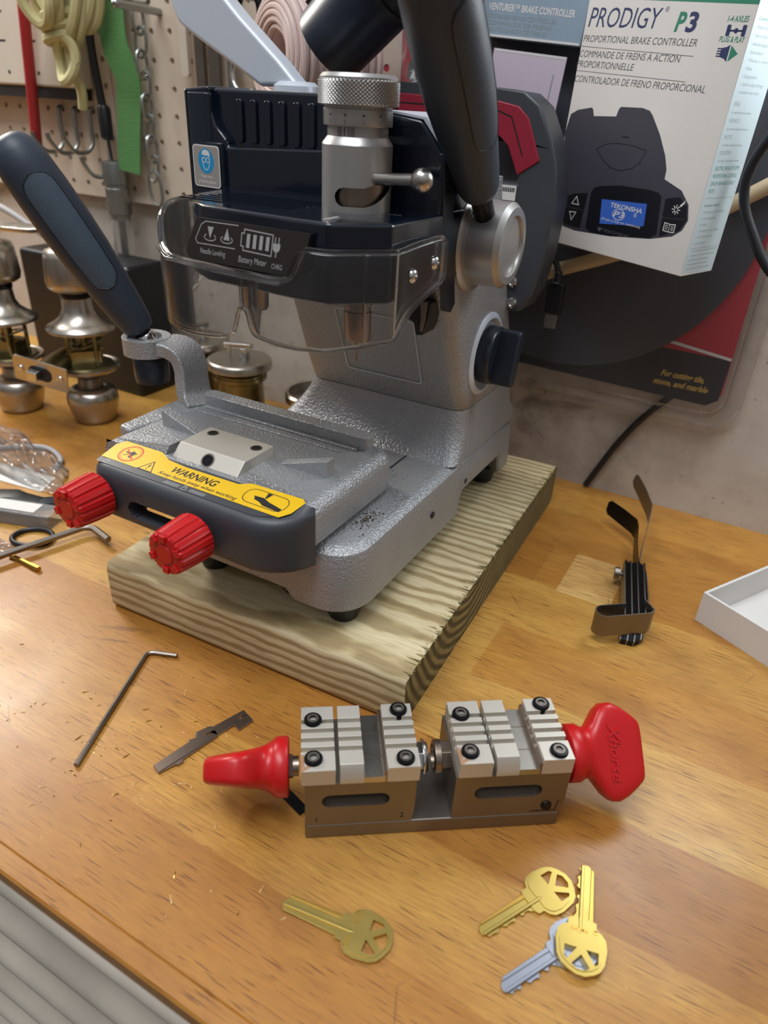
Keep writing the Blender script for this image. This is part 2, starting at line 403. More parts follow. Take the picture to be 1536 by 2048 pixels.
    def ribbon(s, pts, side, wid, thk, mi=None):         # flat strap: rectangular section swept along pts
        p = [V(x) for x in pts]; side = V(side).normalized(); rings = []
        for i in range(len(p)):
            t = (p[min(i+1, len(p)-1)]-p[max(i-1, 0)]).normalized(); nn = t.cross(side).normalized(); sd = nn.cross(t).normalized()
            ww = wid[i] if isinstance(wid, (list, tuple)) else wid
            rings.append([p[i]+sd*a*ww/2+nn*b*thk/2 for a, b in ((-1, -1), (1, -1), (1, 1), (-1, 1))])
        return s.loft(rings, True, True, True, mi)
    def sheet(s, grid, thk=0., mi=None):                 # grid[j][i] of points, optional thickness along normals
        nj, ni = len(grid), len(grid[0]); g = [[V(p) for p in r] for r in grid]
        vs = [p for r in g for p in r]; fs = [(j*ni+i, j*ni+i+1, (j+1)*ni+i+1, (j+1)*ni+i) for j in range(nj-1) for i in range(ni-1)]
        if thk:
            nm = []
            for j in range(nj):
                for i in range(ni):
                    du = g[j][min(i+1, ni-1)]-g[j][max(i-1, 0)]; dv = g[min(j+1, nj-1)][i]-g[max(j-1, 0)][i]
                    nm.append(du.cross(dv).normalized())
            m = len(vs); vs = vs+[p-q*thk for p, q in zip(vs, nm)]
            fs += [tuple(i+m for i in f[::-1]) for f in fs]
            bd = [j*ni for j in range(nj-1, -1, -1)]+list(range(1, ni))+[j*ni+ni-1 for j in range(1, nj)]+[(nj-1)*ni+i for i in range(ni-2, 0, -1)]
            for a, b in zip(bd, bd[1:]+bd[:1]): fs.append((b, a, a+m, b+m))
        return s.add(vs, fs, mi)

def finish(o, bevel, seg, ang, smooth):
    me = o.data
    if smooth:
        for p in me.polygons: p.use_smooth = True
        me.set_sharp_from_angle(angle=radians(ang))
    if bevel:
        b = o.modifiers.new('bevel', 'BEVEL'); b.width = bevel*S; b.segments = seg; b.limit_method = 'ANGLE'; b.angle_limit = radians(35); b.harden_normals = True
        b.use_clamp_overlap = True
def build(name, mb, m, parent=None, off=(0, 0, 0), bevel=0., seg=2, ang=38, smooth=True, fixn=False):
    me = bpy.data.meshes.new(name); off = V(off)
    me.from_pydata([(p-off)*S for p in mb.v], [], mb.f); me.validate(clean_customdata=False)
    ms = m if isinstance(m, (list, tuple)) else [m]
    for x in ms: me.materials.append(M[x] if isinstance(x, str) else x)
    if len(ms) > 1 and len(me.polygons) == len(mb.mi):
        for p, i in zip(me.polygons, mb.mi): p.material_index = i
    if fixn:
        b = bmesh.new(); b.from_mesh(me); bmesh.ops.recalc_face_normals(b, faces=b.faces); b.to_mesh(me); b.free()
    me.update()
    o = bpy.data.objects.new(name, me); C.objects.link(o)
    if parent is None: o.location = off*S
    else: o.parent = parent
    finish(o, bevel, seg, ang, smooth); return o
def tag(o, label=None, cat=None, group=None, kind=None):
    for k, v in (('label', label), ('category', cat), ('group', group), ('kind', kind)):
        if v: o[k] = v
    return o
def thing(name, label, cat, loc=(0, 0, 0), rz=0., group=None):
    o = bpy.data.objects.new(name, None); C.objects.link(o); o.location = V(loc)*S; o.rotation_euler = (0, 0, rz); o.empty_display_size = .01
    return tag(o, label, cat, group)
def copy_tree(o, parent=None):
    c = o.copy(); C.objects.link(c)
    if parent: c.parent = parent
    for ch in list(o.children): copy_tree(ch, c)
    return c
def setm(o, rot, loc):
    o.matrix_world = Matrix.Translation(V(loc)*S) @ rot.to_4x4()
# ---------------------------------------------------------------- bench, wall, pegboard
YW = 65.9
mb = MB().prism([(9.72, -.12), (9.84, 0), (10.68, 0), (10.73, -.07), (10.79, 0), (YW, 0), (YW, -3.4), (11.7, -3.4), (11.7, -.85), (9.72, -.85)], A=(-150, 0, 0), U=(0, 1, 0), W=(0, 0, 1), N=(1, 0, 0), d0=0, d1=240)
tag(build('workbench_top', mb, 'bench', smooth=False), 'honey-brown butcher-block bench top with a scratched satin finish', 'workbench')
# horizontal corrugated metal apron under the front edge
mb = MB(); prof = [(10.2, -.86)]
for k in range(140):
    z = -.95-k*.2; prof.append((10.3-.8*cos(2*pi*(z+1.7)/4.7), z))
rings = [[(x, y, z) for y, z in prof] for x in (-150, 90)]
mb.sheet(rings, .12)
tag(build('corrugated_metal_panel', mb, 'rib', ang=80), 'dull silver corrugated metal panel below the front edge of the bench', 'metal panel')
mb = MB().box(-180, YW, -40, 120, YW+8, 90)
tag(build('wall_back', mb, 'concrete'), kind='structure')

PX0, PZ0, PI = -61.86, 32.61, 2.54
def pegboard(x0, x1, z0, z1, label, zlim=60):
    mb = MB(); r = .31; yf, yb = 64.6, 65.05; n = 12
    i0 = math.floor((x0-PX0)/PI-.5)+1; i1 = math.ceil((x1-PX0)/PI+.5)-1
    j0 = math.floor((PZ0-z1)/PI-.5)+1; j1 = math.ceil((PZ0-z0)/PI+.5)-1
    for i in range(i0, i1+1):
        for j in range(j0, j1+1):
            cx, cz = PX0+PI*i, PZ0-PI*j
            if cx-r < x0+.05 or cx+r > x1-.05 or cz-r < z0+.05 or cz+r > z1-.05:
                xa, xb, za, zb = max(cx-PI/2, x0), min(cx+PI/2, x1), max(cz-PI/2, z0), min(cz+PI/2, z1)
                mb.add([(xa, yf, za), (xb, yf, za), (xb, yf, zb), (xa, yf, zb)], [(0, 1, 2, 3)]); continue
            xa, xb, za, zb = max(cx-PI/2, x0), min(cx+PI/2, x1), max(cz-PI/2, z0), min(cz+PI/2, z1)
            inn = [(cx+r*cos(2*pi*k/n+pi/4), cz+r*sin(2*pi*k/n+pi/4)) for k in range(n)]
            cor = [(xb, zb), (xa, zb), (xa, za), (xb, za)]; out = []
            for q in range(4):
                a, b = cor[q], cor[(q+1) % 4]
                for k in range(3): out.append((a[0]+(b[0]-a[0])*k/3, a[1]+(b[1]-a[1])*k/3))
            vs = [(x, yf, z) for x, z in out]+[(x, yf, z) for x, z in inn]+[(x, yb, z) for x, z in inn]
            fs = []; ms = []
            for k in range(n):
                l = (k+1) % n; fs.append((k, n+k, n+l, l)); fs.append((n+k, 2*n+k, 2*n+l, n+l))
            mb.add(vs, fs)
    # back and rim
    mb.add([(x0, yb, z0), (x1, yb, z0), (x1, yb, z1), (x0, yb, z1), (x0, yf, z0), (x1, yf, z0), (x1, yf, z1), (x0, yf, z1)],
           [(0, 3, 2, 1)[::-1], (0, 1, 5, 4), (1, 2, 6, 5), (2, 3, 7, 6), (3, 0, 4, 7)])
    # furring strips hold it off the wall
    for z in (z0+.6, z1-3): mb.box(x0+.5, yb, z, x1-.5, YW, z+2, 1)
    return tag(build('pegboard', mb, ['pegboard', 'dark_gap'], off=(x0, yf, z0), smooth=False), label, 'pegboard')
pegboard(-128, -71.05, 21.05, 54, 'white perforated board on the wall, left of the vertical seam')
pegboard(-70.9, -35, 20.95, 54, 'white perforated board on the wall, right of the vertical seam, behind the chain')
tag(build('floor', MB().box(-180, -120, -92, 120, 75, -90), mat('grey_floor', '#6d6a66', .7, var=.1), smooth=False), kind='structure')
# ---------------------------------------------------------------- wooden board under the machine
def board():
    a = radians(2.4); A = V((-12.75, 27.9, 0)); U = V((-cos(a), -sin(a), 0)); W = V((-sin(a), cos(a), 0))
    t = thing('wooden_board', 'thick piece of pressure-treated lumber with rough sawn edge under the machine', 'board', A, 0)
    t.rotation_euler = (0, 0, a)
    mb = MB(); L, D, T = 23.4, 33.0, 3.8; r = .45
    # board section (y,z) with eased long edges, swept along local -x; the right edge is sawn rough
    sec = rrect(0, D, .0, T, r, 3); xs = [-L+L*k/30 for k in range(31)]
    rings = [[(x, y, z) for y, z in sec] for x in xs]
    mb.loft(rings, True, True)
    for i in range(len(mb.v)):
        p = mb.v[i]
        if p.x > -.1: mb.v[i] = V((p.x+random.uniform(-.06, .06), p.y, p.z))
    build('plank', mb, ['lumber'], t, smooth=True)
    o = t.children[0]; o.data.materials.append(M['endgrain'])
    for p in o.data.polygons:
        if abs(p.normal.x) > .7: p.material_index = 1
    # torn fibres along the saw cut
    mb = MB()
    for k in range(150):
        y = random.uniform(.4, D-.3); ln = random.uniform(.12, .7)*(1 if random.random() < .8 else 1.6); w_ = random.uniform(.04, .14); h = random.uniform(.02, .09)
        x0 = random.uniform(-.02, .1)
        mb.hexa([(x0-ln, y, T-.05), (x0, y-w_, T-.12), (x0, y+w_, T-.12), (x0-ln, y+.02, T-.05)], [(x0-ln, y, T+.005), (x0, y-w_, T+h*.6-.03), (x0, y+w_, T+h*.6-.03), (x0-ln, y+.02, T+.005)])
    fb = build('sawn_fibres', mb, 'endgrain', t, smooth=False); fb['kind'] = 'stuff'
    return t
board()

# ---------------------------------------------------------------- the key cutting machine
MO = V((-24.5, 42, 3.8))
mach = thing('key_cutting_machine', 'grey key cutting machine with black head, red knobs and levers, standing on the wooden board', 'key machine', MO)
def part(name, mb, m, parent=mach, label=None, off=MO, **kw):
    o = build(name, mb, m, parent, off, **kw)
    if label: o['label'] = label
    return o
def plan(x0, x1, y0, y1, r, z, n=7, ins=0):
    rs = r if isinstance(r, (tuple, list)) else (r,)*4
    rs = [max(.05, q-ins) for q in rs]
    return [V((x, y, z if not callable(z) else z(x, y))) for x, y in rrect(x0+ins, x1-ins, y0+ins, y1-ins, rs, n)]
def dense(ring, step=.35):
    out = []
    for a, b in zip(ring, ring[1:]+ring[:1]):
        k = max(1, int((b-a).length/step))
        for j in range(k): out.append(a.lerp(b, j/k))
    return out
# base -----------------------------------------------------------
BX0, BX1, BY0, BY1 = -32.4, -17.25, 28.9, 56.0
def zb(x, y):
    if y < 33 and x < -21.5: return 5.2+.65*min(1, (-21.5-x)/.45)
    if x > -19 and 44.2 < y < 53.2: return 5.2+min(1.9, 3.6*min(y-44.2, 53.2-y))
    return 5.2
base_ring = dense(plan(BX0, BX1, BY0, BY1, (2.6, 2.6, 1.2, 1.2), 0))
ccx, ccy = (BX0+BX1)/2, (BY0+BY1)/2
def inset(ring, d):   # inward offset of a smooth closed plan ring
    out = []; n = len(ring)
    for i in range(n):
        t = (ring[(i+1) % n]-ring[i-1]); t.z = 0; t.normalize(); out.append(ring[i]+V((-t.y, t.x, 0))*d)
    return out
rings = []
for d, h in ((.25, 0), (.0, .25), (.0, 1.4), (.12, 'a'), (.3, 'b'), (.62, 'c'), (1.1, 'd')):
    r = inset(base_ring, d)
    rings.append([V((p.x, p.y, (zb(q.x, q.y)+h) if not isinstance(h, str) else {'a': 8.75, 'b': 9.3, 'c': 9.58, 'd': 9.7}[h])) for p, q in zip(r, base_ring)])
mb = MB().loft(rings); part('base', mb, 'silver_paint', ang=30)
# slide groove and screw holes on the base
mb = MB(); mb.box(-24.7, 39.2, 9.69, -21.3, 44.0, 9.72); mb.box(-21.42, 39.4, 9.71, -21.3, 44.3, 9.73, 1)
part('slide_cover', mb, ['silver_paint', 'ink'])
for y_, z_, r_ in ((39.8, 7.6, .24), (45.4, 7.9, .2)): part('screw_hole', MB().cyl((-17.3, y_, z_), (-17.2, y_, z_), r_, 14), 'ink')
for x, y in ((-19.15, 31.2), (-29.8, 31.2), (-19.2, 54.2), (-29.8, 54.2)):
    mb = MB().lathe([(.95, 0), (1.0, .12), (1.18, .9), (1.22, 1.5)], (x, y, 3.8), n=28); part('foot', mb, 'black')
mb = MB()
for k in range(170):
    a, r = random.uniform(0, 6.28), abs(random.gauss(0, .75)); x, y = -19.1+r*cos(a)*.55, 33.6+r*sin(a)*1.3
    if k > 130: x, y = random.uniform(-21, -18.2), random.uniform(31, 41)
    s_ = random.uniform(.03, .085); b_ = random.uniform(0, 6.28)
    mb.add([(x+s_*cos(b_), y+s_*sin(b_), 9.705), (x+s_*cos(b_+2.2), y+s_*sin(b_+2.2), 9.705), (x+s_*cos(b_+4.2), y+s_*sin(b_+4.2), 9.71), (x, y, 9.71+s_)], [(0, 1, 3), (1, 2, 3), (2, 0, 3)], 0 if k % 3 else 1)
sh = part('metal_shavings', mb, ['bronze', 'blackox'], smooth=False); sh['kind'] = 'stuff'
# column ---------------------------------------------------------
CX0, CX1 = -31.3, -17.9
def colring(z, yf, x0=CX0, x1=CX1, r=1.25, yb=None):
    if yb is None: yb = 55.2 if z < 14 else max(48.0, 55.2-(z-14)*.52)
    return plan(x0, x1, yf, yb, (r, r, .6, .6), z, 6)
rings = [colring(9.68, 43.2, -33.6, -17.45, 1.0, 56), colring(9.95, 43.55, -33.4, -17.45, 1.0, 56), colring(10.5, 44.05, -33.0, -17.55, 1.05, 56), colring(11.3, 44.5, -32.4, -17.65), colring(12.3, 44.8, -31.75, -17.8), colring(13.1, 44.95, -31.4, -17.88), colring(13.34, 45.0, -31.33, -17.9)]
part('column_foot', MB().loft(rings), 'silver_paint', ang=50)
rings = [colring(13.34, 45.06, CX0+.07, CX1-.07), colring(13.42, 45.0)] + [colring(z, y) for z, y in ((15, 44.2), (17, 43.35), (19, 42.55), (20.5, 41.95), (21.7, 41.3), (23, 40.6), (25, 40.0), (27, 39.7), (28.3, 39.65), (28.8, 39.9))]
part('column', MB().loft(rings), 'silver_paint', ang=50)
# raised panel outline on the column front (plane y = 45.0-(z-13.42)*.42)
A = V((-31.3, 44.80, 13.42)); W_ = V((0, -.4125, 1)).normalized()
mb = MB(); loop = rrect(4.2, 10.4, 1.95, 7.2, .25, 3)
mb.line(loop, .10, A, (1, 0, 0), W_, .03, closed=True)
part('panel_outline', mb, 'silver_fine')
# black latch under the head
mb = MB().prism([(0, 0), (2.0, 0), (2.0, -.8), (1.6, -2.1), (1.1, -2.2), (.9, -1.4), (0, -1.1)], A=(-20.9, 40.2, 22.0), U=(1, 0, 0), W=(0, 0, 1), N=(0, 1, 0), d0=0, d1=1.8)
part('latch', mb, 'black', bevel=.12)
mb = MB().prism([(0, 0), (.5, 0), (.42, -1.1), (.25, -1.9), (.08, -1.9), (.1, -1)], A=(-19.55, 40.1, 22.05), U=(1, 0, 0), W=(0, 0, 1), N=(0, 1, 0), d0=0, d1=.3)
part('latch_plate', mb, 'dull_steel', bevel=.04)
# lever boss, lever, grip ----------------------------------------
BC = V((-17.95, 43.7, 25.3)); AX = V((1, 0, 0))
mb = MB().lathe([(3.05, 0), (3.05, .2), (2.85, .38), (2.6, .42), (2.6, .5), (2.5, .52), (2.5, 2.3), (2.22, 2.62), (1.78, 2.64), (1.7, 2.5), (1.7, 2.45)], BC, AX, 56)
part('lever_hub', mb, 'dial', label='silver round hub of the right lever')
def grip(name, P, D, L, neck, rmax, side, par=mach, pad='pad_dark'):
    D = V(D).normalized(); P = V(P)
    mb = MB().cyl(P, P+D*(neck+.6), .62, 20); o1 = part('lever_stem', mb, 'blackox', par)
    prof = [(.75, 0), (1.0, .12), (1.16, .5), (1.32, 1.6), (1.5, 3.4), (rmax*.97, 6), (rmax, 8), (rmax*.99, 10), (rmax*.95, 11.6), (rmax*.86, 12.6), (rmax*.62, 13.25), (rmax*.3, 13.5), (.02, 13.55)]
    k = L/13.55; u, w_, t = frame(D)
    mb = MB().lathe([(r, z*k) for r, z in prof], P+D*neck, D, 40)
    g = part(name, mb, 'grip', par, ang=60)
    # inset grip pad: a slightly raised, rounded strip wrapped on the grip
    u0 = V(side); u0 = (u0-D*u0.dot(D)).normalized(); v0 = D.cross(u0); grid = []
    def rad(z):
        z /= k
        for (ra, za), (rb, zb_) in zip(prof, prof[1:]):
            if za <= z <= zb_: return ra+(rb-ra)*(z-za)/max(1e-6, zb_-za)
        return rmax
    for j in range(25):
        z = k*(3.6+(11.2-3.6)*j/24); e_ = min(j, 24-j)/3; wd = .62*min(1, sqrt(max(0.03, 1-(1-min(1, e_))**2)))
        grid.append([P+D*(neck+z)+(u0*cos(a)+v0*sin(a))*(rad(z)+.035) for a in [wd*(-1+2*i/10) for i in range(11)]])
    mb = MB().sheet(grid, 0)
    edge = [r[0] for r in grid]+grid[-1][1:]+[r[-1] for r in grid[::-1]][1:]+grid[0][-2:0:-1]
    mb.tube(edge, .035, 6, 1, closed=True); part('grip_pad', mb, [pad, 'black'], g, ang=60)
    return g
grip('lever_grip', (-16.75, 42.6, 26.55), (.012, -.66, .75), 13.9, 2.4, 1.8, (.9, -.6, .3))
# column side knob ------------------------------------------------
KC = V((-17.95, 48.1, 17.0))
mb = MB().lathe([(3.0, 0), (3.0, .12), (2.75, .3), (2.6, .3), (2.45, .1), (2.4, .02)], KC, AX, 48); part('knob_seat', mb, 'silver_fine')
mb = MB().lathe([(2.1, .05), (2.1, .9), (1.95, 1.1), (.1, 1.1)], KC, AX, 40, 0)
u_, w2 = V((0, .30, .95)).normalized(), V((0, -.95, .30)).normalized()
mb.prism(rrect(-2.0, 2.0, -.55, .55, .4, 4), A=KC+AX*1.0, U=u_, W=w2, N=AX, d0=0, d1=1.55, mi=0)
part('side_knob', mb, 'navy', bevel=.14)
# rear carry handle -----------------------------------------------
out = [(-28.6, 33.9), (-20.4, 33.75), (-18.5, 33.55), (-17.4, 32.8), (-16.4, 31.0), (-15.75, 29.3), (-15.45, 27), (-15.65, 23.5), (-16.1, 21), (-16.9, 19.5), (-18.6, 19.4), (-19.4, 20.5), (-28.6, 20.5)]
hole = [(-27.6, 31.0), (-20.1, 30.85), (-19.2, 30.2), (-18.45, 28.5), (-18.5, 28.05), (-27.6, 28.05)]
mb = MB().prism(out, [hole], A=(0, 51.6, 0), U=(1, 0, 0), W=(0, 0, 1), N=(0, 1, 0), d0=0, d1=3.0)
hd = part('carry_handle', mb, 'charcoal', bevel=.35, seg=3)
out2 = [(-28.2, 33.2), (-20.3, 33.0), (-18.9, 32.75), (-18.1, 32.1), (-16.95, 29.6), (-18.45, 28.6), (-19.35, 30.35), (-20.1, 30.95), (-28.2, 31.15)]
mb = MB().prism(out2, A=(0, 51.5, 0), U=(1, 0, 0), W=(0, 0, 1), N=(0, 1, 0), d0=0, d1=3.15)
mb.line([(-28, 32.6), (-20.4, 32.45), (-19.3, 32.1), (-18.2, 29.8)], .09, (0, 51.5, 0), (1, 0, 0), (0, 0, 1), .012, 1)
part('handle_inlay', mb, ['dkred', 'ink'], hd, label='dark red inlay of the carry handle', bevel=.1)
for x, z in ((-17.75, 21.6), (-17.55, 20.1)):
    mb = MB().lathe([(.42, 0), (.4, .16), (.24, .24), (.2, .1)], (x, 51.6, z), (0, -1, 0), 20); part('handle_screw', mb, 'chrome', hd)
mb = MB().box(-19.55, 51.5, 27.0, -18.35, 51.62, 27.95)
for k in range(8): mb.box(-19.45+k*.13, 51.49, 27.55, -19.37+k*.13, 51.5, 27.82, 1)
part('barcode_label', mb, ['white', 'ink'], hd, label='small white label with black bars', smooth=False)
# silver arm on top of the head -----------------------------------
mb = MB().lathe([(1.55, 0), (1.5, .5), (1.2, .75), (.01, .8)], (-31.9, 44.6, 32.7), n=36)
part('arm_base', mb, 'silver_fine')
P = [(-34.2, 33.1), (-37.0, 34.5), (-40.0, 36.0), (-40.95, 36.6), (-41.5, 37.6), (-41.6, 41), (-38.6, 41), (-38.0, 39.0), (-35.7, 37.0), (-32.6, 34.6), (-31.0, 33.2)]
mb = MB().prism(P, A=(0, 43.6, 0), U=(1, 0, 0), W=(0, 0, 1), N=(0, 1, 0), d0=0, d1=1.5)
part('support_arm', mb, 'silver_fine', bevel=.3, seg=3)
# ---------------------------------------------------------------- machine head
UX, UZ = V((1, 0, 0)), V((0, 0, 1))
# lower housing (plan polygon) with shelf
pl = [(-17.75, 43), (-17.7, 38.2), (-17.75, 32.7), (-20.1, 30.55), (-22.2, 30.45), (-28.3, 30.85), (-30.3, 32.0), (-31.9, 34.2), (-32.5, 38), (-32.5, 43)]
mb = MB().prism(pl, A=(0, 0, 0), U=UX, W=(0, 1, 0), N=UZ, d0=23.5, d1=27.45)
lower = part('lower_housing', mb, 'gloss_black', bevel=.22, seg=3)
mb = MB()
for k in range(7):
    y = 32.3+k*.62; mb.box(-31.2+k*.15, y, 27.42, -23.9, y+.2, 27.50)
mb.lathe([(.36, 0), (.36, .06), (.2, .06)], (-23.2, 32.6, 27.42), n=18)
part('shelf_ribs', mb, 'gloss_black', lower)
mb = MB(); mb.box(-20.95, 31.3, 27.455, -20.78, 32.6, 27.462)
for k in range(4): mb.box(-20.72, 31.45+k*.28, 27.455, -20.55, 31.52+k*.28, 27.462)
part('shelf_mark', mb, 'greyink', lower)
mb = MB().text('OPEN', .32, (-19.6, 35.4, 27.455), (1, .05, 0), (-.05, 1, 0))
part('shelf_lettering', mb, 'greyink', lower)
# upper housing: pillar + recessed vent panel + lower block
fr = [(-17.8, 48), (-17.8, 38.0), (-32.75, 38.0), (-33.05, 37.75), (-35.45, 38.25), (-35.75, 38.7), (-35.9, 48)]
back = [(-17.8, 48), (-17.8, 39.0), (-32.6, 38.95), (-33.05, 37.75), (-35.45, 38.25), (-35.75, 38.7), (-35.9, 48)]
mb = MB()
# silhouette seen from the front (x,z); vent pocket open at the top
front = [(-35.75, 26.6), (-17.8, 27.0), (-17.8, 30.35), (-19.25, 31.85), (-21.0, 32.05), (-24.55, 32.05), (-24.7, 31.1), (-25.35, 30.05), (-32.5, 29.75), (-32.55, 30.1), (-33.4, 30.9), (-33.75, 32.0), (-33.75, 32.95), (-35.75, 32.75)]
mb.prism(front, A=(0, 0, 0), U=UX, W=UZ, N=(0, 1, 0), d0=38.05, d1=42.2)
upper = part('upper_housing', mb, 'gloss_black', bevel=.28, seg=3)
mb = MB().prism([(-35.6, 27), (-18.0, 27.2), (-18.0, 30.2), (-19.4, 31.6), (-24.3, 31.8), (-24.4, 32.85), (-35.5, 32.85)], A=(0, 0, 0), U=UX, W=UZ, N=(0, 1, 0), d0=38.55, d1=45.0)
part('housing_shell', mb, 'gloss_black', upper, bevel=.2)
mb = MB()
for k in range(6):
    x = -31.95+k*1.05
    mb.prism(rrect(x, x+.46, 30.0, 32.35, .2, 4), A=(0, 0, 0), U=UX, W=UZ, N=(0, 1, 0), d0=38.36, d1=38.6)
part('vent_ribs', mb, 'gloss_black', upper, bevel=.07)
# lighter edging on the top right of the housing and the left pillar
mb = MB().prism([(-17.75, 30.35), (-19.2, 31.9), (-21.0, 32.1), (-24.5, 32.1), (-24.5, 32.2), (-20.9, 32.2), (-19.0, 32.0), (-17.6, 30.45)], A=(0, 0, 0), U=UX, W=UZ, N=(0, 1, 0), d0=38.2, d1=42.2)
part('top_trim', mb, 'silver_fine', upper)
mb = MB().loft([[V((-33.75, 38.02, z)), V((-32.95, 37.72, z)), V((-35.5, 38.0, z))][::1] for z in ()]) if False else MB()
mb.prism([(-35.55, 38.3), (-35.35, 37.98), (-33.25, 37.72), (-32.85, 37.85), (-32.7, 38.3)], A=(0, 0, 0), U=UX, W=(0, 1, 0), N=UZ, d0=26.9, d1=29.95)
mb.prism([(-35.55, 38.3), (-35.35, 37.98), (-34.0, 37.82), (-33.7, 37.95), (-33.6, 38.3)], A=(0, 0, 0), U=UX, W=(0, 1, 0), N=UZ, d0=29.8, d1=32.6)
part('corner_pillar', mb, 'navy', upper, bevel=.12)
# safety sticker on the pillar
A = V((-35.22, 37.945, 27.35)); U = V((2.1, -.255, 0)).normalized(); W = UZ; F = (A, U, W)
mb = MB(); mb.prism(rrect(0, 2.42, 0, 2.4, .25, 5), A=A, U=U, W=W, d0=0, d1=.03, mi=1)
mb.flat(rrect(.07, 2.35, .07, 2.33, .2, 5), *F, .034, 0)
mb.flat(circ(.72, 28, 1.2, 1.5), *F, .038, 2)
mb.flat([(.85, 1.82), (.88, 2.02), (1.05, 2.13), (1.3, 2.14), (1.5, 2.05), (1.58, 1.85), (1.5, 1.7), (1.42, 1.84), (1.2, 1.8), (1.0, 1.85)], *F, .042, 1)
mb.line(circ(.15, 12, 1.03, 1.56), .045, *F, .042, 1, True); mb.line(circ(.15, 12, 1.37, 1.56), .045, *F, .042, 1, True); mb.line([(1.17, 1.58), (1.23, 1.58)], .045, *F, .042, 1)
mb.line([(.84, 1.66), (.9, 1.3), (1.08, 1.02), (1.32, 1.02), (1.5, 1.3), (1.56, 1.66)], .05, *F, .042, 1)
mb.text('Please wear', .28, A+U*1.2+W*.55, U, W, .038, 1, width=1.1, align='CENTER'); mb.text('protective glasses', .28, A+U*1.2+W*.25, U, W, .038, 1, width=1.6, align='CENTER')
part('safety_sticker', mb, ['label_gr', 'wink', 'blueink'], upper, label='grey sticker with a blue goggles sign')
# side plate with bolt
mb = MB().prism([(38.0, 30.4), (39.35, 29.4), (41.25, 21.95), (40.7, 21.5), (39.9, 21.75), (38.35, 27.3)], A=(-18.1, 0, 0), U=(0, 1, 0), W=UZ, N=(1, 0, 0), d0=0, d1=.42)
sp = part('side_plate', mb, 'navy', bevel=.1)
mb = MB().lathe([(.34, -.02), (.34, .05), (.22, .05), (.22, -.05)], (-17.68, 38.75, 28.7), AX, 18); part('plate_bolt', mb, 'blackox', sp)
# depth dial ------------------------------------------------------
DX, DY = -21.75, 35.8
mb = MB(); nS, R0 = 360, 1.86
zs = [27.45+k*.0394 for k in range(81)]
def slot(a, z):     # spiral slot cut in the sleeve
    a -= 31
    if not -38 < a < 74: return False
    lo = 27.76+(0 if a < 12 else .86*((a-12)/58)**1.5); hi = 28.66+(0 if a < 8 else .72*((a-8)/62)**1.3)
    if a < -20:
        m_ = (28.66+27.76)/2; h_ = .45*sqrt(max(0, 1-((-20-a)/17)**2)); lo, hi = m_-h_, m_+h_
    return lo < z < hi
vs = []; fs = []
for z in zs:
    for i in range(nS):
        a = 2*pi*i/nS-pi/2; vs.append((DX+R0*cos(a), DY+R0*sin(a), z))
for j in range(len(zs)-1):
    for i in range(nS):
        ad_ = (i+.5)*360/nS; ad_ = ad_-360 if ad_ > 180 else ad_
        if slot(ad_, (zs[j]+zs[j+1])/2): continue
        k = (i+1) % nS; fs.append((j*nS+i, j*nS+k, (j+1)*nS+k, (j+1)*nS+i))
mb.add(vs, fs)
mb.lathe([(1.62, 0), (1.62, 3.1)], (DX, DY, 27.5), n=40, mi=1)
zt = zs[-1]
mb.lathe([(R0, zt), (R0-.04, zt+.08), (1.58, zt+.38), (1.58, zt+.95)], (DX, DY, 0), n=64, cap0=False, cap1=False)
dial = part('depth_dial', mb, ['dial', 'bronze'])
mb = MB().lathe([(1.58, 31.45), (1.77, 31.46), (1.79, 31.52), (1.79, 32.2), (1.74, 32.26), (1.74, 32.4)], (DX, DY, 0), n=64)
part('thimble', mb, 'dial', dial)
mb = MB(); nK, nR = 232, 25; rings = []
rings.append([V((DX+1.74*cos(2*pi*i/nK), DY+1.74*sin(2*pi*i/nK), 32.32)) for i in range(nK)])
rings.append([V((DX+1.95*cos(2*pi*i/nK), DY+1.95*sin(2*pi*i/nK), 32.36)) for i in range(nK)])
for j in range(nR):
    z = 32.42+j*1.0/(nR-1)*1.05; rings.append([V((DX+(1.98+.075*(((i+j) % 4 == 0)+.45*((i+j) % 2 == 1)*0+((i-j) % 4 == 0)*.55))*cos(2*pi*i/nK), DY+(1.98+.075*(((i+j) % 4 == 0)+((i-j) % 4 == 0)*.55))*sin(2*pi*i/nK), z)) for i in range(nK)])
for r, z in ((1.99, 33.5), (1.99, 33.58), (1.86, 33.74), (1.8, 33.76)): rings.append([V((DX+r*cos(2*pi*i/nK), DY+r*sin(2*pi*i/nK), z)) for i in range(nK)])
mb.loft(rings); part('knurled_cap', mb, 'dial', dial, ang=20)
mb = MB()
def dialmark(a0, z, w_, h, r): # small engraved mark
    a0 = radians(a0)-pi/2; da = w_/2/r
    mb.add([(DX+r*cos(a), DY+r*sin(a), zz) for a, zz in ((a0-da, z), (a0+da, z), (a0+da, z+h), (a0-da, z+h))], [(0, 1, 2, 3)])
for k in range(6): dialmark(-4, 31.0+k*.075, .28, .036, 1.59); dialmark(19, 31.0+k*.075, .38, .036, 1.59)
dialmark(6, 31.0, .05, .42, 1.59)
for a in (-20, 10, 40, 70): dialmark(a, 31.9, .1, .1, 1.795); dialmark(a, 31.55, .02, .2, 1.795)
part('dial_scale', mb, 'ink', dial, smooth=False)
mb = MB().cyl((-20.6, 35.1, 29.1), (-17.6, 34.7, 29.3), .3, 20); mb.ball((-17.25, 34.6, 29.33), .57, 28, 14)
part('locking_pin', mb, 'steel', dial)
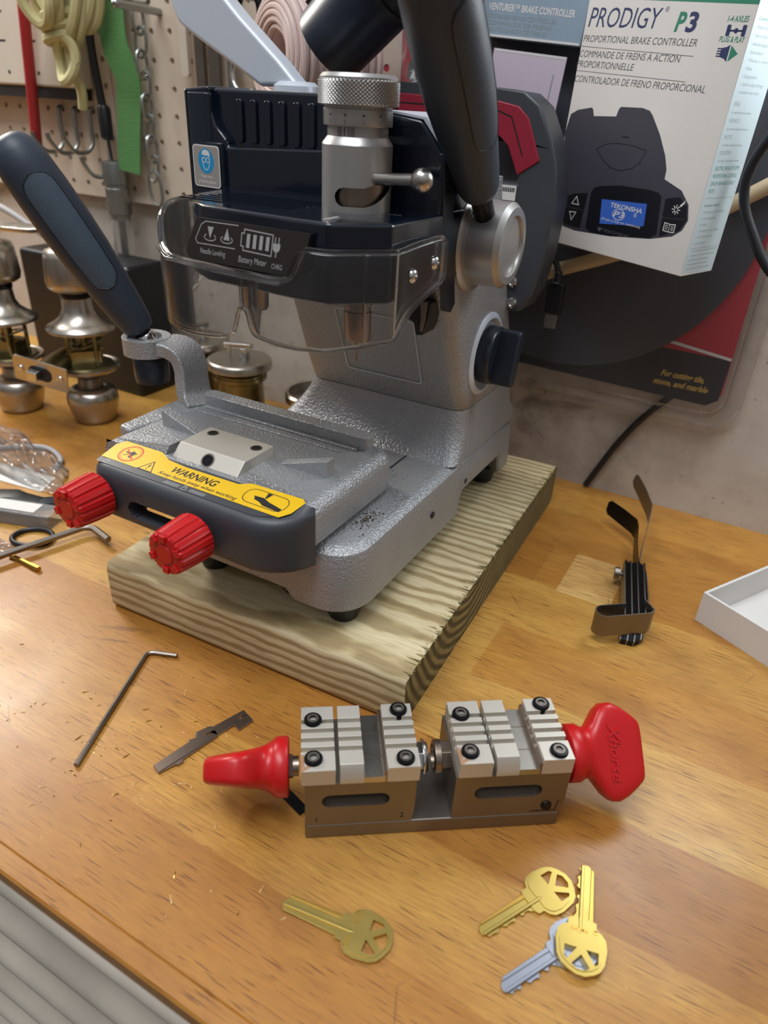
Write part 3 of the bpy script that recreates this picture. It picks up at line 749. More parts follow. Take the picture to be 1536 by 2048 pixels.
# label panel -----------------------------------------------------
A = V((-28.4, 29.95, 24.8)); U = V((.93, 0, 0)); W = V((.07, .1, 1)).normalized(); F = (A, U, W)
mb = MB(); lab = [(-.55, .35), (-.3, .03), (.05, -.02)]+[(6.9, -.06), (7.35, .1), (7.62, .5)]+[(7.95, 2.12), (.15, 2.12)]
mb.prism(lab, A=A, U=U, W=W, d0=-.6, d1=.0, mi=0)
Wp = V((0, .1, 1)).normalized()
F2 = (A, U, Wp)
def L(x, y): return (x+y*.12, y)     # leaning layout
def LL(p): return [L(*q) for q in p]
mb.line(LL([(3.1, 2.0), (.75, 1.98), (.45, 1.8), (.1, 1.05), (.25, .85), (3.0, .85)]), .05, *F2, .01, 1)
for cx, up in ((1.15, 0), (2.35, 1)):
    mb.line(LL([(cx+.42*cos(a), 1.22+.17*sin(a)) for a in [radians(130+k*280/14) for k in range(15)]]), .05, *F2, .01, 1)
    mb.flat(LL([(cx-.22, 1.75), (cx+.22, 1.75), (cx, 1.15)] if not up else [(cx-.22, 1.2), (cx+.22, 1.2), (cx, 1.8)]), *F2, .012, 1)
mb.line(LL([(3.55, 1.05), (3.55, .85), (5.5, .78), (5.5, 1.8), (3.55, 1.88), (3.55, 1.68), (3.38, 1.68), (3.38, 1.05)]), .06, *F2, .01, 1, True)
for k in range(4): mb.flat(LL([(3.75+k*.44, 1.0), (3.98+k*.44, 1.0), (3.98+k*.44, 1.68), (3.75+k*.44, 1.68)]), *F2, .01, 1)
mb.flat(LL([(5.8+.24*cos(a), 1.25+.26*sin(a)) for a in [pi+k*pi/8 for k in range(9)]]+[(6.04, 1.42), (5.56, 1.42)]), *F2, .01, 1)
for x in (5.68, 5.92): mb.line(LL([(x, 1.4), (x, 1.72)]), .06, *F2, .01, 1)
mb.line(LL([(5.8, 1.05), (5.8, .75)]), .07, *F2, .01, 1)
mb.text('Needle Leveling', .42, A+U*.55+Wp*.36, U, Wp, .01, 2, width=1.85, shear=.15)
mb.text('Battery Meter', .46, A+U*3.35+Wp*.25, U, Wp, .01, 1, width=1.95, shear=.15); mb.text('CHRG', .36, A+U*5.65+Wp*.2, U, Wp, .01, 2, width=.72, shear=.15)
part('control_label', mb, ['label_bk', 'greyink', 'greyink'], lower, label='dark label with needle leveling and battery symbols', smooth=False)
# clear shield ------------------------------------------------------
path = [(-33.95, 38.5, 26.9, 24.2), (-33.95, 36, 26.9, 21.6), (-33.75, 34.0, 26.8, 20.9), (-32.9, 32.4, 26.3, 20.75), (-31.9, 31.3, 25.2, 20.7), (-30.6, 30.4, 24.75, 20.7), (-29, 29.95, 24.65, 20.7), (-27.6, 29.95, 24.6, 20.75), (-26.6, 30.0, 24.55, 20.9), (-25.9, 30.05, 24.5, 21.35), (-25.5, 30.1, 24.5, 22.55), (-25.0, 30.1, 24.5, 22.5), (-24.6, 30.05, 24.5, 21.5), (-24, 29.95, 24.5, 21.25), (-22.9, 29.9, 24.5, 21.15), (-22.2, 29.9, 24.6, 21.15), (-21.75, 29.92, 25.0, 21.15), (-21.4, 29.95, 25.75, 21.15), (-21.0, 29.98, 26.15, 21.2), (-20.0, 30.15, 26.15, 21.25), (-18.9, 31.15, 26.15, 21.4), (-17.8, 32.2, 26.15, 21.6), (-17.4, 32.7, 26.15, 21.7), (-17.35, 33.6, 26.2, 22.4), (-17.35, 34.6, 26.25, 23.0), (-17.35, 36.6, 26.3, 23.5), (-17.38, 37.9, 26.25, 23.8), (-17.4, 38.4, 25.9, 24.3)]
grid = []
sm = smooth_path([(x, y, 0) for x, y, a, b in path], 3)
tops = smooth_path([(a, b, 0) for x, y, a, b in path], 3)
for p, q in zip(sm, tops):
    # bulge outward slightly toward the bottom in the lobes
    grid.append([(p.x, p.y, q.x+(q.y-q.x)*k/8) for k in range(9)])
grid = [list(r) for r in zip(*grid)]
mb = MB().sheet(grid, .22)
shield = part('clear_shield', mb, 'clear', ang=50, label='transparent plastic shield around needle and cutter', bevel=.06)
mb = MB().tube([(p.x, p.y, q.y) for p, q in zip(sm, tops)], .13, 8); part('shield_lower_rim', mb, 'clear_edge', shield)
mb = MB().tube([(p.x, p.y, q.x) for p, q in zip(sm, tops)], .15, 8); part('shield_upper_rim', mb, 'clear_edge', shield)
for k_ in (3, 31, 61):
    p, q = sm[k_], tops[k_]; mb = MB().tube([(p.x, p.y, q.y), (p.x, p.y, q.x)], .11, 8); part('shield_corner', mb, 'clear_edge', shield)
# raised ledge of the shield under the label
mb = MB().ribbon([(-32.2, 31.4, 24.75), (-30.5, 30.2, 24.55), (-26, 29.85, 24.45), (-22.6, 29.75, 24.4), (-22.0, 29.75, 24.7), (-21.5, 29.8, 25.6), (-21.2, 29.85, 26.1)], (0, 0, 1), .22, .5)
part('shield_ledge', mb, 'clear_edge', shield, bevel=.05)
for y, z in ((34.0, 24.85), (36.55, 25.15)):
    mb = MB().lathe([(.38, 0), (.36, .1), (.27, .18), (.17, .21), (.16, .08), (.02, .08)], (-17.12, y, z), AX, 24); part('shield_screw', mb, 'chrome')
# cutter spindle and needle ------------------------------------------
KX, KY = -21.45, 35.8
mb = MB().lathe([(.1, 20.28), (.76, 20.3), (.8, 20.38), (.8, 22.0), (.74, 22.05), (.74, 22.3), (.85, 22.4), (.85, 24)], (KX, KY, 0), n=40); sp_ = part('spindle', mb, 'bronze')
mb = MB().lathe([(.3, 19.95), (.34, 20.0), (.34, 20.35)], (KX, KY, 0), n=24); mb.lathe([(.30, 19.85), (.34, 19.95)], (KX, KY, 0), n=24); part('collet', mb, 'steel', sp_)
mb = MB().lathe([(.055, 18.95), (.065, 19.0), (.065, 19.5), (.1, 19.6), (.28, 19.9)], (KX, KY, 0), n=16); part('cutter', mb, 'dull_steel', sp_)
NX = -28.95
mb = MB().lathe([(.7, 20.9), (.8, 21.1), (.85, 23.6)], (NX, KY, 0), n=32); nd = part('needle_holder', mb, 'bronze')
mb = MB().lathe([(.02, 19.0), (.12, 19.4), (.22, 20.1), (.34, 20.9)], (NX, KY, 0), n=16); part('needle', mb, 'bronze', nd)

# ---------------------------------------------------------------- carriage
ring = plan(-36.3, -19.6, 27.7, 38.5, (.3, .3, 1.5, 1.5), 0, 7); rings = []
for d, z in ((.05, 10.1), (0, 10.2), (0, 11.75), (.12, 12.15), (.4, 12.5), (.85, 12.7)):
    rings.append([V((p.x, max(p.y, 28.56), z)) for p in inset(ring, d)])
car = part('carriage', MB().loft(rings), 'silver_paint', ang=30)
mb = MB().prism(rrect(-34.9, -21.0, 36.6, 37.75, .35, 4), A=(0, 0, 0), U=UX, W=(0, 1, 0), N=UZ, d0=12.6, d1=13.6)
mb.box(-34.6, 36.25, 12.6, -21.6, 36.62, 12.85); mb.box(-34.9, 35.5, 12.66, -22.4, 35.62, 12.78)
part('clamp_rail', mb, 'silver_paint', car, bevel=.12)
def wedge(x_hi, x_lo, y0, y1, h0=1.15, low=.1):
    mb = MB(); a, b = (x_hi, x_lo)
    pts = [(a, 12.6), (b, 12.6), (b, 12.6+low), (a, 12.7+h0)]
    if a < b: mb.prism(pts, A=(0, 0, 0), U=UX, W=UZ, N=(0, 1, 0), d0=y0, d1=y1)
    else: mb.prism([(x, z) for x, z in pts], A=(0, 0, 0), U=UX, W=UZ, N=(0, 1, 0), d0=y0, d1=y1)
    return mb
part('locating_wedge', wedge(-34.6, -31.2, 32.2, 33.0), 'silver_paint', car, bevel=.12)
part('locating_wedge', wedge(-21.0, -24.6, 32.0, 32.8), 'silver_paint', car, bevel=.12)
# sloped facets beside the bracket
mb = MB(); mb.add([(-35.6, 29.0, 12.72), (-31.2, 29.0, 12.72), (-31.0, 31.2, 12.72), (-31.1, 29.3, 13.25), (-31.0, 30.9, 13.25)], [(0, 1, 3), (0, 3, 4), (0, 4, 2), (1, 2, 4, 3)])
part('sloped_facet', mb, 'silver_paint', car, smooth=False, fixn=True); mb = MB()
mb.add([(-20.3, 29.0, 12.72), (-24.7, 29.0, 12.72), (-24.9, 31.2, 12.72), (-24.8, 29.3, 13.25), (-24.9, 30.9, 13.25)], [(0, 3, 1), (0, 4, 3), (0, 2, 4), (1, 3, 4, 2)])
part('sloped_facet', mb, 'silver_paint', car, smooth=False, fixn=True)
# steel bracket
mb = MB(); b = [(-30.9, 29.0, 12.3), (-25.5, 29.0, 12.3), (-25.5, 32.7, 12.3), (-30.9, 32.7, 12.3)]
mb.prism([(29.05, 12.25), (29.0, 12.6), (29.9, 13.42), (32.7, 13.42), (32.7, 12.25)], A=(-30.75, 0, 0), U=(0, 1, 0), W=UZ, N=(1, 0, 0), d0=0, d1=5.2)
brk = part('clamp_bracket', mb, 'bracket', car, bevel=.05, label='bright steel bracket')
nb = V((0, -.82, .9)).normalized()
for c_, nn, r in (((-28.1, 29.42, 12.98), V((0, -.82, .9)).normalized(), .38), ((-29.9, 32.0, 13.42), UZ, .3), ((-26.2, 31.8, 13.42), UZ, .3)):
    mb = MB().lathe([(r*1.3, .002), (r*1.28, .02), (r*1.05, .022)], V(c_), nn, 24, 1, cap0=False, cap1=False); mb.lathe([(r*1.02, .002), (r, .035), (r*.62, .035), (r*.6, .0)], V(c_)+nn*.0, nn, 22); mb.lathe([(.01, .02), (r*.6, .021)], V(c_), nn, 6, 0, False, False)
    part('bracket_screw', mb, ['blackox', 'dull_steel'], brk)

# front plate: grid in x/z with an open slot, rounded right end
xs = [-35.0+(-31.75+35.0)*k/8 for k in range(9)]+[-31.75+.07*k for k in range(1, 10)]+[-31.0, -30.2, -29.2, -28.2, -27.2, -26.4, -25.8]+[-25.6+.07*k for k in range(11)]+[-24.9+(-19.55+24.9)*k/16 for k in range(1, 17)]
def fy(x):
    r = 2.9
    if x > -19.55-r: return r-sqrt(max(0, r*r-(x-(-19.55-r))**2))
    r = 1.2
    if x < -35.0+r: return r-sqrt(max(0, r*r-((-35.0+r)-x)**2))
    return 0
rows = [(8.9, .3), (9.02, .1), (9.2, .0)]+[(9.5+.075*k, 0) for k in range(17)]+[(11.3, 0), (11.75, .04), (12.05, .16), (12.25, .38), (12.34, .62)]
nx, nr = len(xs), len(rows); vs = []
for z, dy in rows:
    for x in xs: vs.append((x, min(28.55, 25.95+dy+fy(x)), z))
for z, dy in rows:
    zz = 8.9+(z-8.9)*(12.74-8.9)/(12.34-8.9)
    for x in xs: vs.append((x, 27.0 if (z < 10.8 and -32.2 < x < -24.5) else 28.6, zz))
def hole_(i, j):
    xa, xb = xs[i], xs[i+1]; za, zc = rows[j][0], rows[j+1][0]
    xm, zm = (xa+xb)/2, (za+zc)/2; xc = min(max(xm, -31.15), -25.5); return (xm-xc)**2+(zm-10.1)**2 < .58**2
keep = {(i, j) for i in range(nx-1) for j in range(nr-1) if not hole_(i, j)}
fs = []; K = nx*nr
for i, j in keep:
    a, b_, c_, d_ = j*nx+i, j*nx+i+1, (j+1)*nx+i+1, (j+1)*nx+i
    fs.append((a, b_, c_, d_)); fs.append((K+d_, K+c_, K+b_, K+a))
    for (di, dj), (p, q_) in (((0, -1), (a, b_)), ((1, 0), (b_, c_)), ((0, 1), (c_, d_)), ((-1, 0), (d_, a))):
        if (i+di, j+dj) not in keep: fs.append((q_, p, K+p, K+q_))
plate = part('front_plate', MB().add(vs, fs), 'charcoal', car, ang=40, label='charcoal front plate with an open slot')
# warning sticker on the sloping top
A = V((0, 26.6, 12.355)); U = UX; W = V((0, 2.0, .385)).normalized(); F = (A, U, W); oy = 26.6
def P2(l): return [(x, (y-oy)*1.018) for x, y in l]
mb = MB()
mb.flat(P2([(-34.75, 27.0), (-20.95, 27.02), (-20.5, 27.6), (-20.3, 28.7), (-20.6, 28.95), (-24.2, 28.85), (-24.9, 28.45), (-28.95, 28.38), (-30.45, 28.5), (-31.4, 28.95), (-34.5, 28.9), (-34.85, 28.3)]), *F, .012, 0)
mb.flat(P2([(-34.7, 26.5), (-22.3, 26.52), (-21.2, 26.95), (-34.75, 26.95)]), *F, .012, 3)
ct = lambda x, y: (x, (y-oy)*1.018)
cx, cy = ct(-33.15, 27.95)
mb.line(circ(.78, 28, cx, cy), .09, *F, .016, 2, True); mb.line(circ(.66, 28, cx, cy), .03, *F, .016, 2, True)
mb.flat([(cx-.5, cy+.1), (cx-.1, cy+.12), (cx+.05, cy+.32), (cx+.2, cy+.2), (cx+.45, cy+.15), (cx+.28, cy-.05), (cx+.3, cy-.4), (cx+.05, cy-.35), (cx, cy-.05), (cx-.35, cy-.02)], *F, .016, 1)
mb.line([(cx-.4, cy-.3), (cx, cy-.02)], .06, *F, .016, 1); mb.line([(cx-.52, cy+.3), (cx+.52, cy-.45)], .08, *F, .02, 2)
cx, cy = ct(-31.1, 27.35); mb.line([(cx-.55, cy-.32), (cx+.55, cy-.32), (cx, cy+.62)], .07, *F, .016, 1, True); mb.line([(cx, cy+.3), (cx, cy-.02)], .09, *F, .016, 1); mb.flat(circ(.05, 10, cx, cy-.15), *F, .016, 1)
mb.text('WARNING', .78, V((-27.75, 26.6, 12.355))+W*1.02, U, W, .016, 1, width=3.5, shear=.25, bold=.02, align='CENTER')
mb.text('Keep hands away when working', .4, V((-27.1, 26.6, 12.355))+W*.58, U, W, .016, 1, width=6.0, shear=.25, bold=.01, align='CENTER')
cx, cy = ct(-22.5, 27.95); mb.line(rrect(cx-1.5, cx+1.45, cy-.62, cy+.62, .55, 6), .05, *F, .016, 1, closed=True)
mb.flat([(cx-.9, cy+.05), (cx-.2, cy+.1), (cx+.3, cy-.1), (cx+1.3, cy-.3), (cx+1.3, cy-.58), (cx+.1, cy-.5), (cx-.3, cy-.3), (cx-.7, cy-.22), (cx-.75, cy-.08)], *F, .016, 1)
mb.flat([(cx-.25, cy+.58), (cx+.1, cy+.58), (cx-.05, cy+.1), (cx-.15, cy+.1)], *F, .016, 1)
for x0, n_ in ((-34.0, 1), (-27.6, 1)):
    cx, cy = ct(x0, 26.72); mb.line(rrect(cx-.16, cx+.16, cy-.14, cy+.1, .04, 2), .035, *F, .016, 4, closed=True); mb.line([(cx-.1, cy+.1), (cx-.1, cy+.22), (cx+.1, cy+.22), (cx+.1, cy+.1)], .035, *F, .016, 4)
for k in range(9):
    for x0 in (-29.1, -27.1): cx, cy = ct(x0+k*.13, 26.72); mb.line([(cx-.05, cy-.12), (cx+.05, cy+.14)], .045, *F, .016, 4)
part('warning_sticker', mb, ['yellow', 'ink', 'redink', 'charcoal', 'greyink'], plate, label='yellow warning sticker', smooth=False)
# red knobs
def redknob(x, z, y):
    mb = MB().cyl((x, 26.2, z), (x, y+.6, z), .62, 20); st = part('knob_shaft', mb, 'blackox', car)
    n_ = 16; rings = []
    D = V((-.03, -1, .0)).normalized(); u, w_, t = frame(D); P0 = V((x, y+.75, z)); m = n_*6
    for d, r, g in ((0, 1.38, 0), (.12, 1.47, .05), (1.0, 1.43, .08), (1.9, 1.36, .09), (2.32, 1.32, .09), (2.42, 1.2, .05), (2.45, 1.0, 0)):
        rings.append([P0+D*d+(u*cos(2*pi*i/m)+w_*sin(2*pi*i/m))*(r-(g if i % 6 in (0, 1) else 0)-(0 if i % 6 not in (2, 5) else -.015)) for i in range(m)])
    mb = MB().loft(rings); k = part('red_knob', mb, 'red', car, ang=28, label='red fluted knob')
    mb = MB()
    for j in (1, 4, 6, 9, 12, 14):
        a = 2*pi*j/16; c_ = P0+D*2.42+(u*cos(a)+w_*sin(a))*1.02; r_ = (u*cos(a)+w_*sin(a)); s_ = D.cross(r_)
        mb.add([c_+r_*i*.2+s_*q*.22+D*d for d in (0, .14) for i, q in ((-1, -1), (1, -1), (1, 1), (-1, 1))], [(3, 2, 1, 0), (4, 5, 6, 7), (0, 1, 5, 4), (1, 2, 6, 5), (2, 3, 7, 6), (3, 0, 4, 7)])
    mb.lathe([(.62, 2.42), (.6, 2.5), (.02, 2.5)], P0, D, 28)
    part('knob_cap', mb, 'red', k, bevel=.03)
    mb = MB().lathe([(.68, 2.455), (.62, 2.456)], P0, D, 28, cap0=False, cap1=False); part('knob_ring', mb, 'dkred', k)
redknob(-33.85, 10.55, 25.0)
redknob(-25.75, 10.4, 24.75)
# left arm, ring and grip ----------------------------------------------
RC = V((-40.1, 36.75, 16.75))
mb = MB().prism(circ(1.75, 36), [circ(1.15, 28)], A=RC, U=UX, W=(0, 1, 0), N=UZ, d0=-1.15, d1=.15)
ringo = part('arm_ring', mb, 'silver_paint', car, bevel=.12)
arm = smooth_path([(-38.7, 37.1, 16.35), (-37.9, 37.35, 16.3), (-37.1, 37.5, 15.9), (-36.7, 37.5, 15.0), (-36.6, 37.4, 14.2), (-36.3, 37.2, 13.2), (-35.7, 37.0, 12.7), (-34.8, 36.6, 12.35)], 4)
mb = MB().ribbon(arm, (0, 1, 0), [2.9-.3*sin(k/len(arm)*pi) for k in range(len(arm))], 1.0)
part('lever_arm', mb, 'silver_paint', car, bevel=.14)
mb = MB(); pts = [(-36.2, 33.3), (-36.2, 38.5), (-34.5, 38.5), (-35.0, 33.8)]
mb.prism([(-37.0, 30.5), (-37.2, 37.5), (-36.2, 38.3), (-34.4, 37.9), (-35.0, 34.2), (-35.8, 30.3)], A=(0, 0, 0), U=UX, W=(0, 1, 0), N=UZ, d0=11.2, d1=12.78)
part('arm_root', mb, 'silver_paint', car, bevel=.25, seg=3)
mb = MB().lathe([(1.12, -.2), (1.05, 0), (.8, .08), (.3, .02)], RC+V((0, 0, -.3)), n=28); mb.ball(RC+V((0, 0, -.15)), .8, 24, 12)
part('ball_joint', mb, 'chrome', car)
mb = MB().lathe([(.7, 0), (1.25, .05), (1.3, .5), (1.3, 1.7), (1.1, 2.0)], RC+V((.15, 0, -3.3)), n=28); part('joint_cap', mb, 'navy', car)
grip('left_grip', RC+V((-.05, 0, .0)), (-.345, -.33, .88), 14.2, .55, 1.78, (.75, -.6, .2), car, 'pad')
# ---------------------------------------------------------------- twin key clamp on the bench
G = (-13.47, 18.70, 0); ga = radians(35.1)
cl = thing('key_clamp', 'steel twin-jaw key clamp with two red thumb knobs lying in front of the machine', 'key clamp', G, ga)
def cp(name, mb, m, parent=cl, label=None, **kw):
    o = build(name, mb, m, parent, **kw)
    if label: o['label'] = label
    return o
mb = MB().prism([(0, 0), (13.2, 0), (13.2, .95), (0, .95)], A=(0, .02, 0), U=UX, W=UZ, N=(0, 1, 0), d0=0, d1=4.3)
cp('rail', mb, 'dull_steel', bevel=.1)
mb = MB().flat([(6.3, .62), (6.75, .62), (6.52, .3)], (0, 0, 0), UX, UZ, .0, 0); mb.text('1', .5, (.4, 0, 1.2), UX, UZ, -.035, 0)
def clampblock(x0, x1, zt, sx0, sx1, sz, digit, dx):
    mb = MB(); mb.prism([(x0, .96), (x1-.1, .96), (x1, 1.9), (x1, zt), (x0, zt)], [rrect(sx0, sx1, sz-.44, sz+.44, .43, 6)], A=(0, .05, 0), U=UX, W=UZ, N=(0, 1, 0), d0=0, d1=4.15)
    b = cp('clamp_body', mb, 'dull_steel', smooth=False)
    mb = MB().cyl((x0+.3, 1.15, sz), (x1-.3, 1.15, sz), .62, 24); mb.box(x0+.4, 1.5, sz-.7, x1-.4, 3.6, sz+.7); cp('slide_core', mb, 'steel', b)
    mb = MB().text(digit, .52, (dx, .05, 1.2), UX, UZ, .01, 0)
    cp('engraved_number', mb, 'ink', b, smooth=False); return b
b1 = clampblock(.02, 5.5, 4.0, .85, 4.2, 2.72, '1', .45)
mb = MB().text('2', .52, (4.75, .05, 1.25), UX, UZ, .01, 0); cp('engraved_number', mb, 'ink', b1, smooth=False)
b2 = clampblock(7.45, 13.32, 3.98, 8.5, 12.0, 2.75, '3', 12.45)
mb = MB().line([(11.6, 1.15), (12.9, 1.15), (13.0, 1.9)], .06, (0, .05, 0), UX, UZ, .01, 0); cp('engraved_line', mb, 'ink', b2)
mb = MB().lathe([(.3, 0), (.28, .08), (.14, .08)], (12.4, .05, 1.55), (0, -1, 0), 16); cp('set_screw', mb, 'blackox', b2)
def tooth(y0=0., y1=4.15, z0=4.0, zt=5.0, first=1.2, pitch=.60, gap=.26, n_=4, cham=0.):
    pts = [(y0, z0), (y0, zt-cham), (y0+cham*.6, zt)]
    for k in range(n_):
        a = first+k*pitch; pts += [(a, zt), (a, zt-.42), (a+gap, zt-.42), (a+gap, zt)]
    return pts+[(y1, zt), (y1, z0)]
def jaw(x0, x1, parent, prof, notch=None):
    mb = MB().prism(prof, A=(x0, 0, 0), U=(0, 1, 0), W=UZ, N=(1, 0, 0), d0=0, d1=x1-x0)
    return cp('jaw', mb, 'bracket', parent, bevel=.02)
def screw(x, y, parent, zt=5.0):
    mb = MB().lathe([(.46, -.3), (.46, .10), (.42, .16), (.27, .17), (.25, -.05), (.01, -.05)], (x, y, zt), n=28)
    sc = cp('socket_screw', mb, 'blackox', parent)
    mb = MB().prism(circ(.30, 28), [circ(.2, 6)], A=(x, y, zt), U=UX, W=(0, 1, 0), N=UZ, d0=.165, d1=.19); cp('hex_recess', mb, 'dull_steel', sc)
for par, off, yo in ((b1, 0, 0), (b2, 7.72, -.03)):
    ja = jaw(-.15+off, 1.5+off, par, tooth()); jb = jaw(1.72+off, 2.88+off, par, tooth(zt=5.0, cham=.55)); 
    mb = MB().prism([(2.88+off, 4.0), (2.88+off, 4.38), (3.93+off, 4.38), (3.93+off, 4.0)], A=(0, 0, 0), U=UX, W=UZ, N=(0, 1, 0), d0=.02, d1=4.0)
    mb.box(2.9+off, 1.25, 4.381, 3.9+off, 1.31, 4.39, 1); mb.box(2.9+off, 2.75, 4.381, 3.9+off, 2.81, 4.39, 1)
    cp('channel_strip', mb, ['steel', 'bronze'], par)
    jc = jaw(4.02+off, 5.6+off, par, tooth()); mb = MB().box(3.86+off, .05, 4.0, 4.03+off, 4.05, 4.72); cp('channel_edge', mb, 'bronze', par)
    mb = MB().line([(-.09+off, 1.02), (-.06+off, .10), (.72+off, .62)], .17, (0, 0, 5.0), UX, (0, 1, 0), .006, 0); cp('painted_reflection', mb, 'warm_reflection', ja)  # flat V strip coloured as the warm reflection in a chamfer facet
    for x, y, p in ((.45, 3.2, ja), (.45, .72, ja), (4.92, 3.7, jc), (4.92, .52, jc)): screw(x+off, y, p)
# spindle ends facing each other in the gap
mb = MB().cyl((5.4, 2.0, 3.35), (6.05, 2.0, 3.35), .78, 6); mb.lathe([(.9, 0), (.9, .12), (.75, .3), (.3, .3)], (6.0, 2.0, 3.35), (1, 0, 0), 28); cp('spindle_nut', mb, 'chrome', b1, bevel=.04)
mb = MB().cyl((7.5, 2.0, 3.35), (7.0, 2.0, 3.35), .78, 6); mb.lathe([(.85, 0), (.85, .35), (.6, .42), (.55, .1)], (7.0, 2.0, 3.35), (-1, 0, 0), 28); cp('spindle_nut', mb, 'bronze', b2, bevel=.04)
def thumbknob(x, sgn, tilt, parent):
    D = V((sgn, 0, 0)); P0 = V((x, 2.0, 3.1)); e1 = V((0, sin(tilt), cos(tilt))); e2 = D.cross(e1)
    mb = MB().cyl(P0-D*.5, P0+D*.15, .5, 20); mb.cyl(P0-D*.2, P0+D*.02, .62, 6); cp('knob_shaft', mb, 'bronze', parent)
    prof = [(0, 1.42, 1.42), (.08, 1.5, 1.5), (.62, 1.5, 1.48), (.74, 1.42, 1.38), (1.0, 1.3, 1.2), (1.25, 1.38, 1.08), (1.5, 1.7, 1.0), (1.85, 2.2, .93), (2.2, 2.48, .87), (2.6, 2.52, .82), (3.1, 2.3, .76), (3.6, 1.95, .70), (3.95, 1.65, .64), (4.08, 1.5, .56), (4.12, 1.3, .42)]
    rings = []
    for t, a, b_ in prof:
        k = 2+min(1, max(0, (t-1.1)/.9))*2.6; r = []
        for i in range(48):
            th = 2*pi*i/48; c_, s_ = cos(th), sin(th)
            r.append(P0+D*t+e1*(a*math.copysign(abs(c_)**(2/k), c_))+e2*(b_*math.copysign(abs(s_)**(2/k), s_)))
        rings.append(r)
    kn = cp('thumb_knob', MB().loft(rings), 'red', parent, ang=50, label='red thumb knob')
    return kn, P0, D, e1, e2
thumbknob(-.78, -1, radians(-42), b1)
kn, P0, D, e1, e2 = thumbknob(13.75, 1, radians(45), b2)
mb = MB(); nn = e2 if e2.y < 0 else -e2
Ud = -e1; Wd = nn.cross(Ud)
mb.text('Xhorse', .85, P0+D*2.15+e1*1.45+nn*.80, Ud, Wd, 0, 0, width=2.9, shear=.3, bold=.02, thick=.12)
cp('embossed_logo', mb, 'red', kn, smooth=False)
a = 9.9
mb = MB().box(-1.1, -.3, 0, 1.1, .3, .12)
st = build('steel_strip', mb, 'blackox', bevel=.03); st.location = V((-15.45, 20.25, 0))*S; st.rotation_euler = (0, 0, radians(-16))
tag(st, 'small dark steel strip lying on the bench under the left red thumb knob', 'steel strip')

# ---------------------------------------------------------------- keys
bow = [(.98, -.62), (.85, -.88), (.62, -1.05), (.2, -1.12), (-.5, -1.02), (-.82, -.85), (-1.02, -.6), (-1.2, -.2), (-1.2, .2), (-1.02, .6), (-.82, .88), (-.5, 1.06), (.2, 1.16), (.62, 1.1), (.85, .92), (.98, .66)]
holes = [[(-.04, -.75), (-.55, -.74), (-.66, -.61), (-.05, -.2)], [(-.31, .0), (-.80, -.40), (-.97, -.2), (-.97, .2), (-.80, .40)], [(-.04, .75), (-.05, .2), (-.66, .61), (-.55, .74)]]
def key(name, label, m, pos, ang, z, cuts, stamp, flip=False, grp=None, tiltax=None):
    t = thing(name, label, 'key', (pos[0], pos[1], z), radians(ang), grp)
    ys = -1 if flip else 1
    if cuts is None: blade = [(1.3, -.5), (3.75, -.44), (4.2, -.05), (4.22, .12), (4.05, .38), (1.33, .5)]
    else:
        blade = [(1.3, -.46), (3.9, -.42), (4.2, -.15), (4.2, .1), (4.0, .22)]
        for k in range(5):
            x = 3.72-k*.5; d = cuts[k]
            blade += [(x+.2, .40-d*.35), (x+.1, .42-d), (x-.1, .42-d), (x-.22, .42-d*.35)]
        blade += [(1.33, .46)]
    sg = [(x, y*ys) for x, y in bow[:1]+[(1.28, -.62), (1.36, -.48), (1.36, .48), (1.26, .66)]+bow[:0:-1]]; bl = [(x, y*ys) for x, y in blade]; hs = [[(x, y*ys) for x, y in h] for h in holes]
    mb = MB().prism(sg, hs, d0=0, d1=.17)
    body = build('bow', mb, m, t, smooth=False)
    mb = MB().prism(bl, d0=.03, d1=.115); build('blade', mb, m, t, bevel=.015)
    # raised face of the bow and the milled blade ridge
    fb = [(x*.86+.02, y*.86*ys) for x, y in bow]; mb = MB().prism(fb, [[(x, y) for x, y in h] for h in hs], d0=.165, d1=.205); build('bow_face', mb, m, t, smooth=False)
    mb = MB().prism([(.55, .10*ys), (.75, .18*ys), (4.1, .20*ys), (4.1, .04*ys), (.75, .02*ys)], d0=.1, d1=.215); build('blade_ridge', mb, m, t, bevel=.03)
    mb = MB().prism([(1.36, -.47*ys), (3.9, -.42*ys), (4.05, -.28*ys), (1.36, -.26*ys)], d0=.1, d1=.165)
    build('blade_ridge', mb, 'gold' if m == 'brass' else m, t, bevel=.02)
    mb = MB()
    for txt, x, y, s_, dx_, w_ in stamp:
        Ud = V((cos(dx_), sin(dx_), 0)); Wd = V((-sin(dx_), cos(dx_), 0)); mb.text(txt, s_, (x, y*ys, .207), Ud, Wd, 0, 0, width=w_, bold=.02, thick=.012)
    if stamp: build('stamped_text', mb, 'gold' if m == 'brass' else m, t, smooth=False)
    return t
key('key', 'uncut brass key blank lying alone, stamped KW1', 'brass', (-8.29, 16.09), -171.6, 0, None, [('KW1', .52, -.28, .42, -pi/2, .62), ('USA', .6, .78, .36, -pi/2, .5)])
c1 = (.10, .22, .12, .30, .16); c2 = (.16, .30, .10, .26, .2); c3 = (.24, .12, .3, .18, .1)
key('key', 'cut brass key lying flat, its bow nearest the clamp', 'brass', (-1.81, 22.53), -119.6, 0, c1, [])
key('key', 'cut silver-coloured key lying under the bow of a brass key', 'nickel', (.0, 20.75), -120.6, 0, c2, [])
key('key', 'cut brass key resting on top of the others, blade pointing to the clamp', 'brass', (.28, 20.45), 103.0, .21, c3, [('KeyMe', .72, .55, .3, pi/2-pi, .8), ('C', .75, -.45, .35, -pi/2, .25)])

